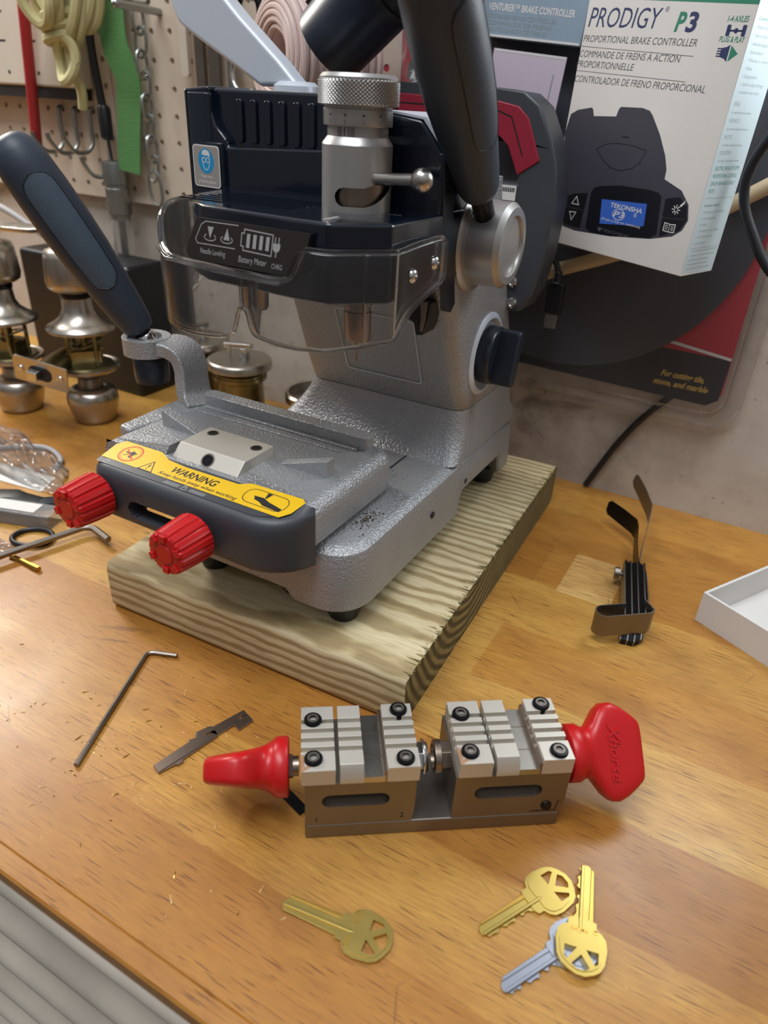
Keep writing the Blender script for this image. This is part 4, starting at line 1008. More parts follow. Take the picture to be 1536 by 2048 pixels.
# ---------------------------------------------------------------- small tools in front
def hexkey(name, label, pts, r, m, z):
    p = []; a, b_, c_ = [V((x, y, z)) for x, y in pts]
    d1 = (a-b_).normalized(); d2 = (c_-b_).normalized(); R = r*3.4
    q0, q1 = b_+d1*R, b_+d2*R; p = [a]
    for k in range(9): t_ = k/8; p.append(q0*(1-t_)**2+b_*2*t_*(1-t_)+q1*t_*t_)
    p.append(c_); mb = MB().tube(p, r, 6, rot=pi/6)
    return tag(build(name, mb, m, off=(b_.x, b_.y, 0), ang=25, bevel=.02), label, 'hex key')
hexkey('hex_key', 'thin steel hex key lying on the bench left of the board corner', ((-26.75, 15.75), (-30.3, 24.55), (-28.4, 25.3)), .155, 'dull_steel', .155)
bar = [(-.05, .14), (-.08, -.51), (.94, -.58), (.95, -.7), (1.31, -.7), (1.43, -.54), (3.79, -.37), (3.85, -.3), (4.95, -.27), (4.96, -.79), (6.01, -.72), (6.05, .35), (3.96, .42), (3.83, .58), (2.98, .7), (2.72, .37), (2.55, .4), (2.36, .50), (2.23, .29)]
h1 = [(3.72, .03), (3.56, .06)]
t = thing('setting_gauge', 'flat steel setting gauge with notches and two small holes, beside the left thumb knob', 'gauge', (-23.03, 17.96, 0), radians(73.2))
def keyhole(x, y): return [(x+.11*cos(a), y+.11*sin(a)) for a in [radians(25+k*310/12) for k in range(13)]]+[(x+.42, y-.04), (x+.42, y+.03)]
mb = MB().prism(bar, [keyhole(3.44, .09), keyhole(5.55, -.03)], d0=0, d1=.16); build('gauge_body', mb, 'bronze', t, bevel=.02)
mb = MB().box(-.02, -.48, .16, 3.8, .1, .2)
mb = MB().prism([(-.02, .12), (-.05, -.48), (3.78, -.34), (3.8, .5), (3.0, .62), (2.75, .33)], [keyhole(3.44, .09)], d0=.155, d1=.2); build('raised_step', mb, 'bronze', t, bevel=.015)

# feeler gauge set standing on edge
fa = radians(13); FO = V((-2.35, 41.9, 0))
t = thing('feeler_gauge', 'folded set of feeler gauges standing on edge with two blades fanned out', 'feeler gauge', FO, fa)
Rf = Matrix.Rotation(-fa, 3, 'Z')
fl = lambda p: Rf @ (V(p)-FO)
for k in range(17):
    x = -.78+k*.094; ln = 9.4+.18*sin(k*1.7); y0 = 1.75+.51*(x+.3)
    mb = MB().prism([(y0-.75+abs(k-10)*.05, .02), (ln, .05), (ln+.08, 1.7), (ln-.2, 2.1), (y0+.1, 2.15), (y0+.1, .95), (y0-.5+abs(k-10)*.05, .85), (y0-.85+abs(k-10)*.05, .5)], A=(x, 0, 0), U=(0, 1, 0), W=UZ, N=(1, 0, 0), d0=0, d1=.088 if k % 2 else .075)
    build('gauge_leaf', mb, 'blackox' if k % 5 else 'dull_steel', t, smooth=False)
def leaf(p, w_, m):
    mb = MB().ribbon([fl(q) for q in p], (0, .15, 1), w_, .06); return build('gauge_leaf', mb, m, t, bevel=.01)
leaf([(-4.0, 50.6, 1.0), (-4.9, 54, 1.3), (-5.4, 56.3, 1.75), (-5.75, 56.9, 1.9), (-7.0, 57.8, 2.0), (-8.35, 58.7, 2.1), (-8.6, 58.9, 2.1)], [1.6, 1.55, 1.5, 1.5, 1.5, 1.4, .8], 'blackox')
leaf([(-4.0, 50.6, 1.0), (-4.5, 54.5, 1.8), (-4.75, 57.6, 2.7), (-5.0, 58.4, 3.0), (-6.0, 60.0, 3.5), (-7.1, 61.7, 3.9), (-7.3, 62.0, 4.0)], [1.6, 1.55, 1.5, 1.5, 1.5, 1.35, .7], 'dull_steel')
d_ = V((cos(radians(40)), sin(radians(40)), 0)); n_ = V((-d_.y, d_.x, 0)); A0 = V((-4.75, 42.55, 0)); oval = []
for k in range(15): a = pi/2+k*pi/14; oval.append(A0+d_*cos(a)*.62+n_*sin(a)*.62)
oval = [A0+d_*1.9+n_*.62, A0+d_*.9+n_*.62]+oval+[A0+d_*2.0-n_*.62, A0+d_*3.2-n_*.62, A0+d_*3.6-n_*.3, A0+d_*3.55+n_*.9]
mb = MB().ribbon([fl(p)+V((0, 0, 1.75)) for p in oval], (0, 0, 1), 1.75, .09); build('steel_band', mb, 'dull_steel', t)
mb = MB().prism([(2.4, .5), (8.9, .3), (9.5, .9), (8.9, 1.7), (2.4, 2.1)], A=(.9, 0, 0), U=(0, 1, 0), W=UZ, N=(1, 0, 0), d0=0, d1=.08); build('holder_side', mb, 'dull_steel', t)
mb = MB().cyl((-1.3, 8.75, 1.1), (1.15, 8.75, 1.1), .17, 14); mb.lathe([(.5, 0), (.5, .4)], (-1.35, 8.75, 1.1), (1, 0, 0), 22); build('pivot_screw', mb, 'dull_steel', t)

# white box lid, right edge
t = thing('box_lid', 'open white cardboard box lid at the right edge of the bench', 'box lid', (.9, 48.95, 0), 0)
c0, c1_, c2_ = V((0, 0, 0)), V((9.2, -4.9, 0)), V((7.2, 13.3, 0)); d1 = c1_.normalized(); d2 = (c2_-c1_*0).normalized()
d2 = V((.50, .866, 0)); L1, L2, Hh, th = 12., 15., 2.55, .22
def Q(a, b_, z): return d1*a+d2*b_+V((0, 0, z))
mb = MB(); mb.hexa([Q(0, 0, 0), Q(L1, 0, 0), Q(L1, L2, 0), Q(0, L2, 0)], [Q(0, 0, .12), Q(L1, 0, .12), Q(L1, L2, .12), Q(0, L2, .12)])
build('lid_panel', mb, 'white', t, smooth=False)
for (a0, a1, b0, b1_) in ((0, L1, 0, th), (0, th, th, L2), (L1-th, L1, th, L2), (th, L1-th, L2-th, L2)):
    mb = MB(); mb.hexa([Q(a0, b0, .1), Q(a1, b0, .1), Q(a1, b1_, .1), Q(a0, b1_, .1)], [Q(a0, b0, Hh), Q(a1, b0, Hh), Q(a1, b1_, Hh), Q(a0, b1_, Hh)])
    build('lid_wall', mb, 'white', t, bevel=.03)
# ---------------------------------------------------------------- door lock sets at the back left
def lockset(name, label, pos, rz=0., upper='knob', latch=True, grp=None, lower='knob'):
    t = thing(name, label, 'door lock', pos, rz, grp)
    if lower == 'knob':
        mb = MB().lathe([(1.9, 0), (2.15, .12), (2.4, .8), (2.72, 2.3), (2.7, 2.95), (2.45, 3.55), (1.9, 3.85), (1.45, 3.8), (1.4, 3.7)], n=48); build('door_knob', mb, 'satin', t, ang=60)
        mb = MB().lathe([(1.3, 3.6), (1.3, 5.0), (1.7, 5.3), (2.6, 5.65), (3.3, 6.05), (3.42, 6.3), (3.35, 6.5), (2.9, 6.45), (2.8, 6.3)], n=56); build('rose', mb, 'satin', t, ang=60)
    else:
        mb = MB().lathe([(2.9, 0), (3.1, .1), (3.1, 1.2), (2.6, 1.5), (2.4, 5.6), (2.9, 5.9), (2.9, 6.3)], n=48); build('lock_body', mb, 'zinc', t)
    mb = MB().lathe([(2.75, 6.3), (2.75, 6.55), (2.2, 6.6)], n=40)
    if upper == 'knob': mb.box(-1.5, -1.3, 6.5, 1.5, 1.3, 8.1); mb.box(-2.1, -.9, 6.8, -1.4, .9, 7.9)
    for a in range(4): mb.cyl((1.9*cos(a*pi/2+.6), 1.9*sin(a*pi/2+.6), 6.5), (1.9*cos(a*pi/2+.6), 1.9*sin(a*pi/2+.6), 10.4 if upper == 'knob' else 6.9), .22, 10)
    if upper == 'knob': mb.box(-1.9, -.25, 8.0, 1.9, .25, 8.2)
    mb.cyl((0, 0, 6.5), (0, 0, 10.6 if upper == 'knob' else 6.9), .62, 16); mb.prism(circ(1.9, 24), [circ(1.2, 20)], A=(0, 0, 8.6 if upper == 'knob' else 6.7), U=(1, 0, .25 if upper == 'knob' else 0), W=(0, 1, 0), d0=0, d1=.16)
    build('mechanism', mb, 'zinc', t, bevel=.04)
    if upper == 'knob':
        mb = MB().lathe([(3.2, 10.2), (3.42, 10.22), (3.5, 10.4), (3.44, 10.6), (2.7, 11.0), (1.95, 11.6), (1.6, 12.3), (1.5, 13.3), (1.5, 14.2)], n=56); build('rose', mb, 'satin', t, ang=60)
        mb = MB().lathe([(1.42, 14.1), (1.42, 14.3), (2.2, 14.35), (2.55, 14.6), (2.68, 15.2), (2.5, 17.6), (2.3, 18.2), (1.5, 18.5), (.01, 18.6)], n=48); build('door_knob', mb, 'satin', t, ang=60)
        mb = MB().lathe([(1.55, 13.6), (1.6, 13.7), (1.6, 14.05), (1.5, 14.15)], n=40); build('collar', mb, 'blackox', t)
    elif upper == 'rose':
        mb = MB().lathe([(3.35, 7.0), (3.5, 7.1), (3.5, 7.75), (3.35, 7.95), (3.1, 8.02), (.02, 8.02)], n=56); build('rose', mb, 'satin', t, ang=50)
        mb = MB()
        mb.cyl((-.9, -.4, 8), (-.9, -.4, 9.4), .2, 12); b_ = build('post', mb, 'chrome', t)
        mb = MB().cyl((.8, .5, 8), (.8, .5, 9.4), .2, 12); build('post', mb, 'chrome', t)
        mb = MB().prism([(-1.6, -.35), (1.3, -.1), (1.5, .5), (-.3, .45), (-1.6, .1)], A=(0, 0, 9.1), d0=0, d1=.5); mb.cyl((.6, 0, 8), (.6, 0, 9.2), .5, 16); build('drive_bar', mb, 'chrome', t, bevel=.05)
    return t
la = lockset('knob_lock', 'satin nickel knob lock at the left frame edge, standing on one knob', (-73.1, 47.3, 0), .4)
lb = lockset('knob_lock', 'satin nickel knob lock with latch plate, standing on one knob behind the left lever', (-64.0, 49.9, 0), .9)
# latch of the second lock: zinc tube with face plate and bolt
A = V((-63.9, 44.0, 6.9)); D = (V((-65.5, 49.6, 7.4))-A).normalized(); U = V((.95, .3, -.16)); U = (U-D*U.dot(D)).normalized(); W = U.cross(D); W = W if W.z > 0 else -W
lo = V((-64.0, 49.9, 0))
R_ = Matrix.Rotation(-.9, 3, 'Z')
loc_ = lambda p: R_ @ (V(p)-lo)
Al, Dl, Ul, Wl = loc_(A), R_ @ D, R_ @ U, R_ @ W
mb = MB().prism(rrect(-3.0, 3.0, -1.35, 1.35, .25, 4), [circ(.3, 14, -2.2, 0), circ(.3, 14, 2.2, 0)], A=Al, U=Ul, W=Wl, N=Dl, d0=0, d1=.22)
lp = build('latch_plate', mb, 'steel', lb, bevel=.05, label=None) if False else build('latch_plate', mb, 'steel', lb, bevel=.05)
mb = MB().cyl(Al+Dl*.2, Al+Dl*4.6, 1.12, 28); build('latch_tube', mb, 'zinc', lb)
mb = MB().prism(rrect(-1.3, 1.3, -.75, .75, .7, 6), A=Al, U=Ul, W=Wl, N=-Dl, d0=0, d1=.03); build('bolt_opening', mb, 'ink', lb)
mb = MB().prism([(-.9, -.5), (.2, -.5), (.2, .5), (-.9, .5)], A=Al, U=Ul, W=Wl, N=-Dl, d0=0, d1=1.0); build('latch_bolt', mb, 'chrome', lb, bevel=.12)
for s_ in (-2.2, 2.2):
    mb = MB().lathe([(.38, 0), (.34, .12), (.15, .16)], Al+Ul*s_-Dl*.0, -Dl, 18); build('plate_screw', mb, 'chrome', lb)
lockset('deadbolt_lock', 'round satin deadbolt lock with two posts, left of the machine column', (-49.2, 57.6, 0), .3, 'rose', lower='body')
lockset('deadbolt_lock', 'round satin deadbolt lock behind the ring of the left lever', (-57.6, 60.6, 0), 1.1, 'rose', lower='body')
t = thing('lock_rose', 'shallow satin nickel lock rose lying open, half hidden by the machine column', 'lock part', (-40.9, 60.3, 4.2))
mb = MB().lathe([(3.3, 0), (3.5, .15), (3.5, .9), (3.3, 1.1), (3.1, 1.1), (3.05, .3), (.02, .25)], n=48); build('rose_shell', mb, 'satin', t)
mb = MB().lathe([(2.2, -4.2), (2.4, -4.0), (2.4, -.4), (1.6, 0)], n=32); build('lock_body', mb, 'zinc', t)
mb = MB().cyl((.6, .9, .2), (.6, .9, 1.9), .2, 12); build('post', mb, 'chrome', t)
# dark case and steel lever behind the locks
mb = MB().box(-83, 57.5, 0, -64.5, 63.5, 15.2)
tag(build('black_case', mb, 'black', bevel=.5, seg=3, off=(-74, 60, 0)), 'dark plastic case standing behind the two knob locks', 'case')
t = thing('lever_handle', 'flat steel door lever lying over the knob lock at the left edge', 'door lever', (-79, 51.5, 15.2), 0)
mb = MB().ribbon(smooth_path([(-6, -4, 3.9), (0, 0, 3.6), (4.5, 2.5, 3.4), (7.0, 4.2, 3.9), (8.2, 5.0, 3.4)], 4), (-.5, .86, .2), 1.8, .55); build('lever_blade', mb, 'steel', t, bevel=.15)
mb = MB().lathe([(1.6, 0), (1.6, 1.1), (1.1, 1.5), (.9, 3.6)], (6.6, 4.8, .0), n=28); build('lever_hub', mb, 'satin', t)
# grey cable leaning at the far left
mb = MB().tube(smooth_path([(-92, 58, 20.8), (-86, 59, 19.0), (-80, 60, 16.3), (-76.5, 61, 15.9)], 6), .4, 10)
tag(build('grey_cable', mb, 'greyink', off=(-84, 59, 18)), 'pale grey cable slanting down onto the dark case at the far left', 'cable')

# ---------------------------------------------------------------- bag and loose bits at the left
random.seed(11)
def filmsheet(name, label, corners, nx_, ny_, h, m, cat, seed, edge=.05, grp=None):
    rnd = random.Random(seed); a, b_, c_, d_ = [V((x, y, 0)) for x, y in corners]; ph = [rnd.uniform(0, 6.28) for _ in range(8)]
    grid = []
    for j in range(ny_):
        r = []
        for i in range(nx_):
            u, v = i/(nx_-1), j/(ny_-1); p = (a*(1-u)+b_*u)*(1-v)+(d_*(1-u)+c_*u)*v
            e_ = min(1, 4*min(u, 1-u, v, 1-v)); z = h*(.5+.22*sin(9*u+5*v+ph[0])+.18*sin(17*u-11*v+ph[1])+.14*sin(29*v+13*u+ph[2])+.08*sin(47*u+31*v+ph[3]))
            p = p+V((.35*sin(14*v+ph[4]), .35*sin(13*u+ph[5]), 0))*(.4+.6*e_)
            r.append(V((p.x, p.y, edge+max(0, z)*(.12+.88*e_)+.015*abs(sin(61*u*v+ph[6])))))
        grid.append(r)
    o = build(name, MB().sheet(grid, 0), m, off=((a+c_)/2), ang=180); return tag(o, label, cat, grp)
bag = filmsheet('plastic_bag', 'crumpled clear plastic bag at the left edge, below the knob locks', ((-78, 35.5), (-52.4, 35.3), (-56.0, 39.5), (-67.5, 42.6)), 46, 40, 2.4, 'bagfilm', 'plastic bag', 3)
mb = MB().hexa([(-62, 34.2, .02), (-54.5, 35.2, .02), (-55.8, 37.8, .02), (-63.2, 36.8, .02)], [(-62, 34.2, .07), (-54.5, 35.2, .07), (-55.8, 37.8, .07), (-63.2, 36.8, .07)])
tag(build('paper_slip', mb, 'white', off=(-58.5, 36, 0)), 'white paper slip lying under the clear plastic bag', 'paper')
mb = MB().tube(smooth_path([(-66, 38.0, .3), (-62, 41.2, .3), (-58.2, 40.4, .3), (-57.0, 38.6, .3)], 6), .26, 10)
tag(build('grey_hose', mb, 'greyink', off=(-61, 40, 0)), 'grey ring of thin hose showing through the clear plastic bag', 'hose')
t = thing('plastic_tool', 'small bent black plastic tool with a grey end, beside the clear case', 'tool', (-53.4, 32.6, 0), radians(28))
mb = MB().loft([[V((x, y*w_, z)) for y, z in rrect(-1, 1, 0, h_, .3, 3)] for x, w_, h_ in ((-2.6, .75, 1.0), (-2.4, 1.0, 1.3), (-.6, .95, 1.4), (.2, .7, 1.2), (1.6, .62, .9))]); build('tool_body', mb, 'black', t, bevel=.12)
mb = MB().loft([[V((x, y*w_+sh_, z)) for y, z in rrect(-1, 1, 0, h_, .3, 3)] for x, w_, h_, sh_ in ((1.55, .62, .88, 0), (2.4, .7, .8, .35), (3.3, .55, .6, .7))]); build('tool_tip', mb, 'navy', t, bevel=.12)
t = thing('clear_case', 'small clear plastic case with a white label at the left edge', 'plastic case', (-54.5, 30.35, 0), radians(18))
mb = MB().box(-8, -1.1, 0, 6.2, 1.0, 1.3); build('case_shell', mb, 'box_clear', t, bevel=.15)
mb = MB().box(-7.5, -.7, 1.31, 4.6, .7, 1.33); build('case_label', mb, 'white', t)
mb = MB().tube([(1.62*cos(a)*1.0, 1.25*sin(a), .22) for a in [2*pi*k/40 for k in range(40)]], .21, 10, closed=True)
o = build('rubber_ring', mb, 'black'); o.location = V((-48.35, 29.6, 0))*S; o.rotation_euler = (0, 0, radians(25)); tag(o, 'black rubber ring lying between the clear case and the large hex key', 'ring')
hexkey('hex_key', 'large steel hex key lying at the left edge below the left red knob', ((-49.2, 19.6), (-45.3, 32.9), (-42.35, 32.2)), .3, 'dull_steel', .72)
mb = MB().tube([(-47.6, 26.96, .2), (-44.2, 26.88, .2)], .2, 6); mb.tube([(-45.1, 26.9, .2), (-44.1, 26.88, .2)], .24, 6)
tag(build('hex_bit', mb, 'gold', off=(-45.7, 27.9, 0)), 'short golden hex bit lying under the large hex key', 'bit')
filmsheet('plastic_bag', 'small clear bag corner at the left edge under the large hex key', ((-60, 22), (-47.0, 24.6), (-48.6, 28.2), (-60, 29)), 20, 16, .4, 'bagfilm', 'plastic bag', 5, .02)
# ---------------------------------------------------------------- hanging on the pegboard
mb = MB().tube([(-77.2, 60.6, 46), (-78.3, 60.6, 39.6), (-81.4, 61.6, 25.8)], .6, 14)
tag(build('red_rod', mb, 'rod_red', off=(-79, 60.8, 36)), 'long slim red rod hanging on the perforated board at the far left', 'rod')
t = thing('switch_panel', 'white metal panel with slots fixed over the upper left of the perforated board', 'panel', (-84, 64.5, 32.2))
mb = MB().box(-16, -2.6, 0, 10.2, 0, 20); build('panel_body', mb, 'offwhite', t, bevel=.3)
for x in (-1.3, 3.7):
    mb = MB(); mb.line([(x, 4.3), (x, 7.0), (x+1.5, 7.0)], .22, (0, -2.61, 0), UX, UZ, 0, 0); mb.line([(x, 4.3), (x+1.3, 4.3)], .22, (0, -2.61, 0), UX, UZ, 0, 0); mb.line([(x+.8, 1.3), (x+1.2, 1.3)], .35, (0, -2.61, 0), UX, UZ, 0, 0); build('panel_slot', mb, 'dark_gap', t)
mb = MB().box(-16, -2.4, -1.1, 10.0, -.3, -.05); build('lower_lip', mb, 'dark_gap', t)
# hank of cord
t = thing('cord_hank', 'hank of thick pale yellow cord hanging on the perforated board', 'cord hank', (-71.0, 59.2, 37.2))
rnd = random.Random(4)
def loop(cx, cz, a, b_, y, tilt, r=.52):
    pts = []
    for k in range(44):
        th = 2*pi*k/44; x, z = a*cos(th)*(1-.12*sin(th)), b_*sin(th); pts.append((cx+x*cos(tilt)-z*sin(tilt), y+.35*sin(2*th+cx), cz+x*sin(tilt)+z*cos(tilt)))
    return MB().tube(pts, r, 8, closed=True)
for i, (cx, cz, a, b_, y, ti) in enumerate(((.1, 4.6, 3.0, 6.0, .4, .05), (.4, 4.9, 3.0, 5.9, -.5, -.08), (-.4, 5.2, 2.2, 5.2, -1.3, .12), (1.5, 5.4, 2.4, 5.4, .6, -.05), (.1, 5.6, 1.9, 4.2, -1.9, .22), (2.6, 5.2, 1.7, 5.0, 1.2, -.1), (-.7, 6.2, 1.6, 5.6, 1.0, .14), (-.1, 2.6, 1.9, 2.3, -2.6, .5))):
    build('cord_loop', loop(cx, cz, a, b_, y, ti), 'cord_y', t)
for z in (-.6, .3, 1.2):
    mb = MB().tube([(.0+1.5*cos(th)+.2, -.4+1.5*sin(th), z+.35*cos(th)) for th in [2*pi*k/28 for k in range(28)]], .5, 8, closed=True); build('cord_wrap', mb, 'cord_y', t)
build('cord_loop', loop(.9, -2.4, 1.15, 2.0, -1.1, -.12), 'cord_y', t)
mb = MB().tube(smooth_path([(.6, -.4, -1), (.9, -.2, -3.6), (1.1, .2, -5.2), (.7, .4, -6.8)], 6), .5, 8); build('cord_tail', mb, 'cord_y', t)
mb = MB().tube([(.3, 5.4, 10.6), (.3, -2.5, 10.4), (.3, -3.0, 11)], .3, 10); build('hanging_hook', mb, 'galv', t)
# green webbing strap
rib = smooth_path([(-67.2, 62.6, 46), (-67.6, 62.6, 41), (-67.3, 62.2, 36.5), (-66.2, 62.4, 33.6), (-66.6, 62.6, 31), (-67.2, 62.6, 27.8), (-67.7, 62.6, 24.4)], 5)
mb = MB().ribbon(rib, (1, .15, 0), [3.3-.5*k/len(rib) for k in range(len(rib))], .22)
tag(build('webbing_strap', mb, 'green', off=(-67.2, 62.5, 35)), 'flat green webbing strap hanging beside the steel chain', 'strap')
# lanyard and tube
t = thing('tube_light', 'slim silver tube light hanging on a black lanyard against the wall', 'tube light', (-70.9, 62.8, 18.2))
mb = MB().ribbon(smooth_path([(-.6, .0, 20), (-.5, 0, 17), (-.1, 0, 13), (0.1, 0, 11.2)], 4), (1, 0, 0), .95, .3); build('lanyard_strap', mb, 'black', t)
mb = MB().lathe([(.45, 9.2), (.7, 9.5), (.72, 12.2), (.5, 12.6)], (.1, 0, 0), n=20); build('lanyard_clip', mb, 'black', t)
mb = MB().tube([(.1, 0, 9.4), (.5, 0, 6.6)], .13, 8); build('lanyard_cord', mb, 'black', t)
mb = MB().lathe([(.6, 7.2), (1.35, 7.1), (1.4, 6.9), (1.4, 4.8), (1.25, 4.7), (1.25, 4.4), (1.35, 4.3), (1.35, 1.6), (1.15, 1.5), (1.15, 1.0)], (.6, 0, 0), n=36); build('tube_head', mb, 'galv', t)
mb = MB().lathe([(1.15, 1.0), (1.2, .9), (1.2, -5.6), (.9, -6.2), (.7, -7.4), (.02, -7.5)], (.6, 0, 0), n=36); build('tube_body', mb, 'clear', t)
mb = MB().lathe([(.42, 1.0), (.42, -5.0), (.3, -6)], (.6, 0, 0), n=20); build('inner_rod', mb, 'galv', t)
# chain
t = thing('steel_chain', 'steel chain with a snap link at its lower end hanging on the perforated board', 'chain', (-64.6, 63.2, 30))
def link(c, a, b_, rot, r=.16, lean=0.):
    pts = []
    for k in range(28):
        th = 2*pi*k/28; x = a*cos(th); z = b_*math.copysign(abs(sin(th))**.75, sin(th)); pts.append(V((x*cos(rot)+z*lean, x*sin(rot), z))+V(c))
    return MB().tube(pts, r, 8, closed=True)
for k in range(8):
    z = 8.6-k*1.95; x = .1*sin(k*2.3)
    build('chain_link', link((x, 0, z), .62, 1.3, .25 if k % 2 else 1.35, .17, .1 if k % 2 else -.05), 'galv', t)
build('snap_link', link((.1, -.1, -7.0), .78, 1.75, .15, .19, -.08), 'galv', t)
mb = MB().tube([(0, 1.8, 10.0), (0, -.6, 9.9), (0, -1.0, 10.6)], .22, 10); build('hanging_hook', mb, 'galv', t)
# long peg hook pointing at the camera, upper left
def jhook(name, label, x, z, drop, reach, grp=None, r=.24):
    p = smooth_path([(x, 64.9, z), (x, 64.2, z+.05), (x, 64.0, z-.5), (x+.1, 63.9, z-drop*.6), (x+.15, 63.8, z-drop), (x-.05, 62.9, z-drop-.9), (x-.4, 61.6, z-drop-.8), (x-.8, 60.8, z-drop+.3), (x-.9, 60.6, z-drop+1.1)], 5)
    return tag(build(name, MB().tube(p, r, 10), 'galv', off=(x, 64.5, z)), label, 'hook', grp)
jhook('peg_hook', 'small steel hook on the perforated board, leftmost of the row beside the red rod', -79.65, 30.2, 3.6, 3, 'small board hooks')
jhook('peg_hook', 'small steel hook on the perforated board, second from the red rod', -77.1, 30.2, 3.6, 3, 'small board hooks')
jhook('peg_hook', 'small steel hook on the perforated board, directly below the cord tail', -74.56, 30.2, 3.4, 3, 'small board hooks')
jhook('peg_hook', 'small steel hook set lower than the others, beside the black lanyard', -72.02, 27.53, 3.0, 3, 'small board hooks')
mb = MB().tube([(-62.9, 65.0, 39.3), (-62.9, 64.0, 39.3), (-59.9, 56.2, 39.1)], .34, 12); mb.ball((-59.9, 56.1, 39.1), .38)
tag(build('long_peg_hook', mb, 'galv', off=(-62.9, 64.6, 39.3)), 'long straight steel peg hook above the chain, pointing outwards', 'hook')
# steel bars and ring, right part of the board
for k, (x, w_, lb_, m) in enumerate(((-58.9, 1.0, 'pale flat strip hanging at the left of the dark steel bars', 'offwhite'), (-56.9, 1.1, 'dark flat steel bar hanging directly right of the pale strip', 'dull_steel'), (-55.1, 1.3, 'dark flat steel bar hanging behind the silver support arm', 'dull_steel'), (-52.9, 1.0, 'dark flat steel bar hanging left of the steel ring', 'galv'))):
    mb = MB().prism(rrect(-w_/2, w_/2, -8.2 if k else -6.2, 10, w_*.35, 4), [circ(.22, 10, 0, 9)], A=(x, 63.2, 40), U=UX, W=UZ, N=(0, 1, 0), d0=0, d1=.5)
    tag(build('flat_bar', mb, m, off=(x, 63.4, 40), bevel=.06), lb_, 'steel bar', 'flat bars on the board')
mb = MB().tube([(1.75*cos(a), .6*sin(a)*.3, 1.75*sin(a)) for a in [2*pi*k/36 for k in range(36)]], .28, 10, closed=True)
o = build('steel_ring', mb, 'chrome'); o.location = V((-50.6, 62.6, 34.3))*S; tag(o, 'bright steel ring hanging behind the silver support arm', 'ring')
mb = MB().tube([(0, 2.2, 0), (0, 1.0, 0), (.8, -3.2, -.2), (.8, -3.8, .6)], .3, 10); mb.tube([(.5+1.25*cos(a), -1.4, -1.3+1.7*sin(a)) for a in [2*pi*k/28 for k in range(28)]], .33, 10, closed=True, mi=1)
t = build('ring_hook', mb, ['galv', 'blackox']); t.location = V((-49.6, 62.9, 40.2))*S; tag(t, 'steel peg hook carrying a black ring above the support arm', 'hook')

# ---------------------------------------------------------------- wire coil and nozzle
t = thing('wire_coil', 'fat coil of pinkish two-core wire standing behind the machine head', 'wire coil', (-40.8, 54.7, 35.45))
ax = V((.42, .907, 0)); u0 = V((-.907, .42, 0)); v0 = UZ
mb = MB()
for k in range(14):
    R = 4.2+.18*sin(k*2.1)
    mb.tube([ax*(k*.52+.12*sin(th*2+k))+u0*(R*cos(th))+v0*(R*sin(th)) for th in [2*pi*j/48 for j in range(48)]], .31, 8, closed=True)
for k in range(6):
    R = 1.85+k*.43
    mb.tube([ax*(-.12-.05*k*(5-k)+.05*sin(3*th+k))+u0*(R*cos(th))+v0*(R*1.02*sin(th)) for th in [2*pi*j/44 for j in range(44)]], .25, 8, closed=True)
build('wire_windings', mb, 'wire', t)
mb = MB().prism([(u*1.0, v) for u, v in circ(3.9, 32, ry=3.9)], [circ(1.5, 24, ry=1.7)], A=ax*.05, U=u0, W=v0, N=ax, d0=0, d1=6.9); build('inner_windings', mb, 'wire', t)
A, B = V((-33.7, 51.0, 35.78)), V((-28.4, 51.0, 40.1)); D = (B-A).normalized()
t = thing('black_nozzle', 'black ribbed plastic nozzle leaning down over the wire coil', 'nozzle', A)
mb = MB().lathe([(2.3, 0), (2.6, .05), (2.65, .3), (2.8, 5.6), (2.6, 5.7)], (0, 0, 0), D, 40, cap0=False); mb.lathe([(2.45, .0), (2.4, 3)], (0, 0, 0), D, 40, cap0=False); build('nozzle_tube', mb, 'nozzle', t)
mb = MB().lathe([(2.8, 5.5), (3.15, 5.6), (3.15, 5.9), (2.85, 6.0), (2.85, 6.4), (3.15, 6.5), (3.15, 6.8), (2.9, 6.9), (2.9, 12)], (0, 0, 0), D, 40); build('nozzle_collar', mb, 'black', t)
u, w_, _ = frame(D); mb = MB()
for a in (0.4, 1.1, 1.8): mb.hexa(*[[u*cos(a)*r+w_*sin(a)*r+D*z+(u*-sin(a)+w_*cos(a))*s_ for z, s_ in ((.6, -.16), (.6, .16), (5.4, .16), (5.4, -.16))] for r in (2.7, 2.98)])
build('nozzle_rib', mb, 'black', t, fixn=True)
t = filmsheet('fittings_bag', 'crumpled clear bag of small black fittings hanging between the nozzle and the lever', ((-33.5, -5), (-27.2, -5), (-26.6, 8), (-33.0, 8)), 30, 30, 1.6, 'bagfilm', 'plastic bag', 9)
t.location = V((-30, 60.2, 36.5))*S; t.rotation_euler = (pi/2, 0, 0)
for k, (x, z, r) in enumerate(((-31.6, 35.2, .8), (-29.9, 34.6, .65), (-28.6, 35.4, .6))):
    mb = MB().lathe([(r*.6, -.9), (r, -.85), (r, 0), (r*.7, .1), (r*.7, .9)], (0, 0, 0), (.4, -.5, .8), 20)
    o = build('plastic_fitting', mb, 'black'); o.location = V((x, 61.3, z))*S
    tag(o, ('black plastic fitting in the clear bag, nearest the wire coil', 'black plastic fitting in the middle of the clear bag', 'black plastic fitting in the clear bag, nearest the lever')[k], 'fitting', 'fittings in the clear bag')

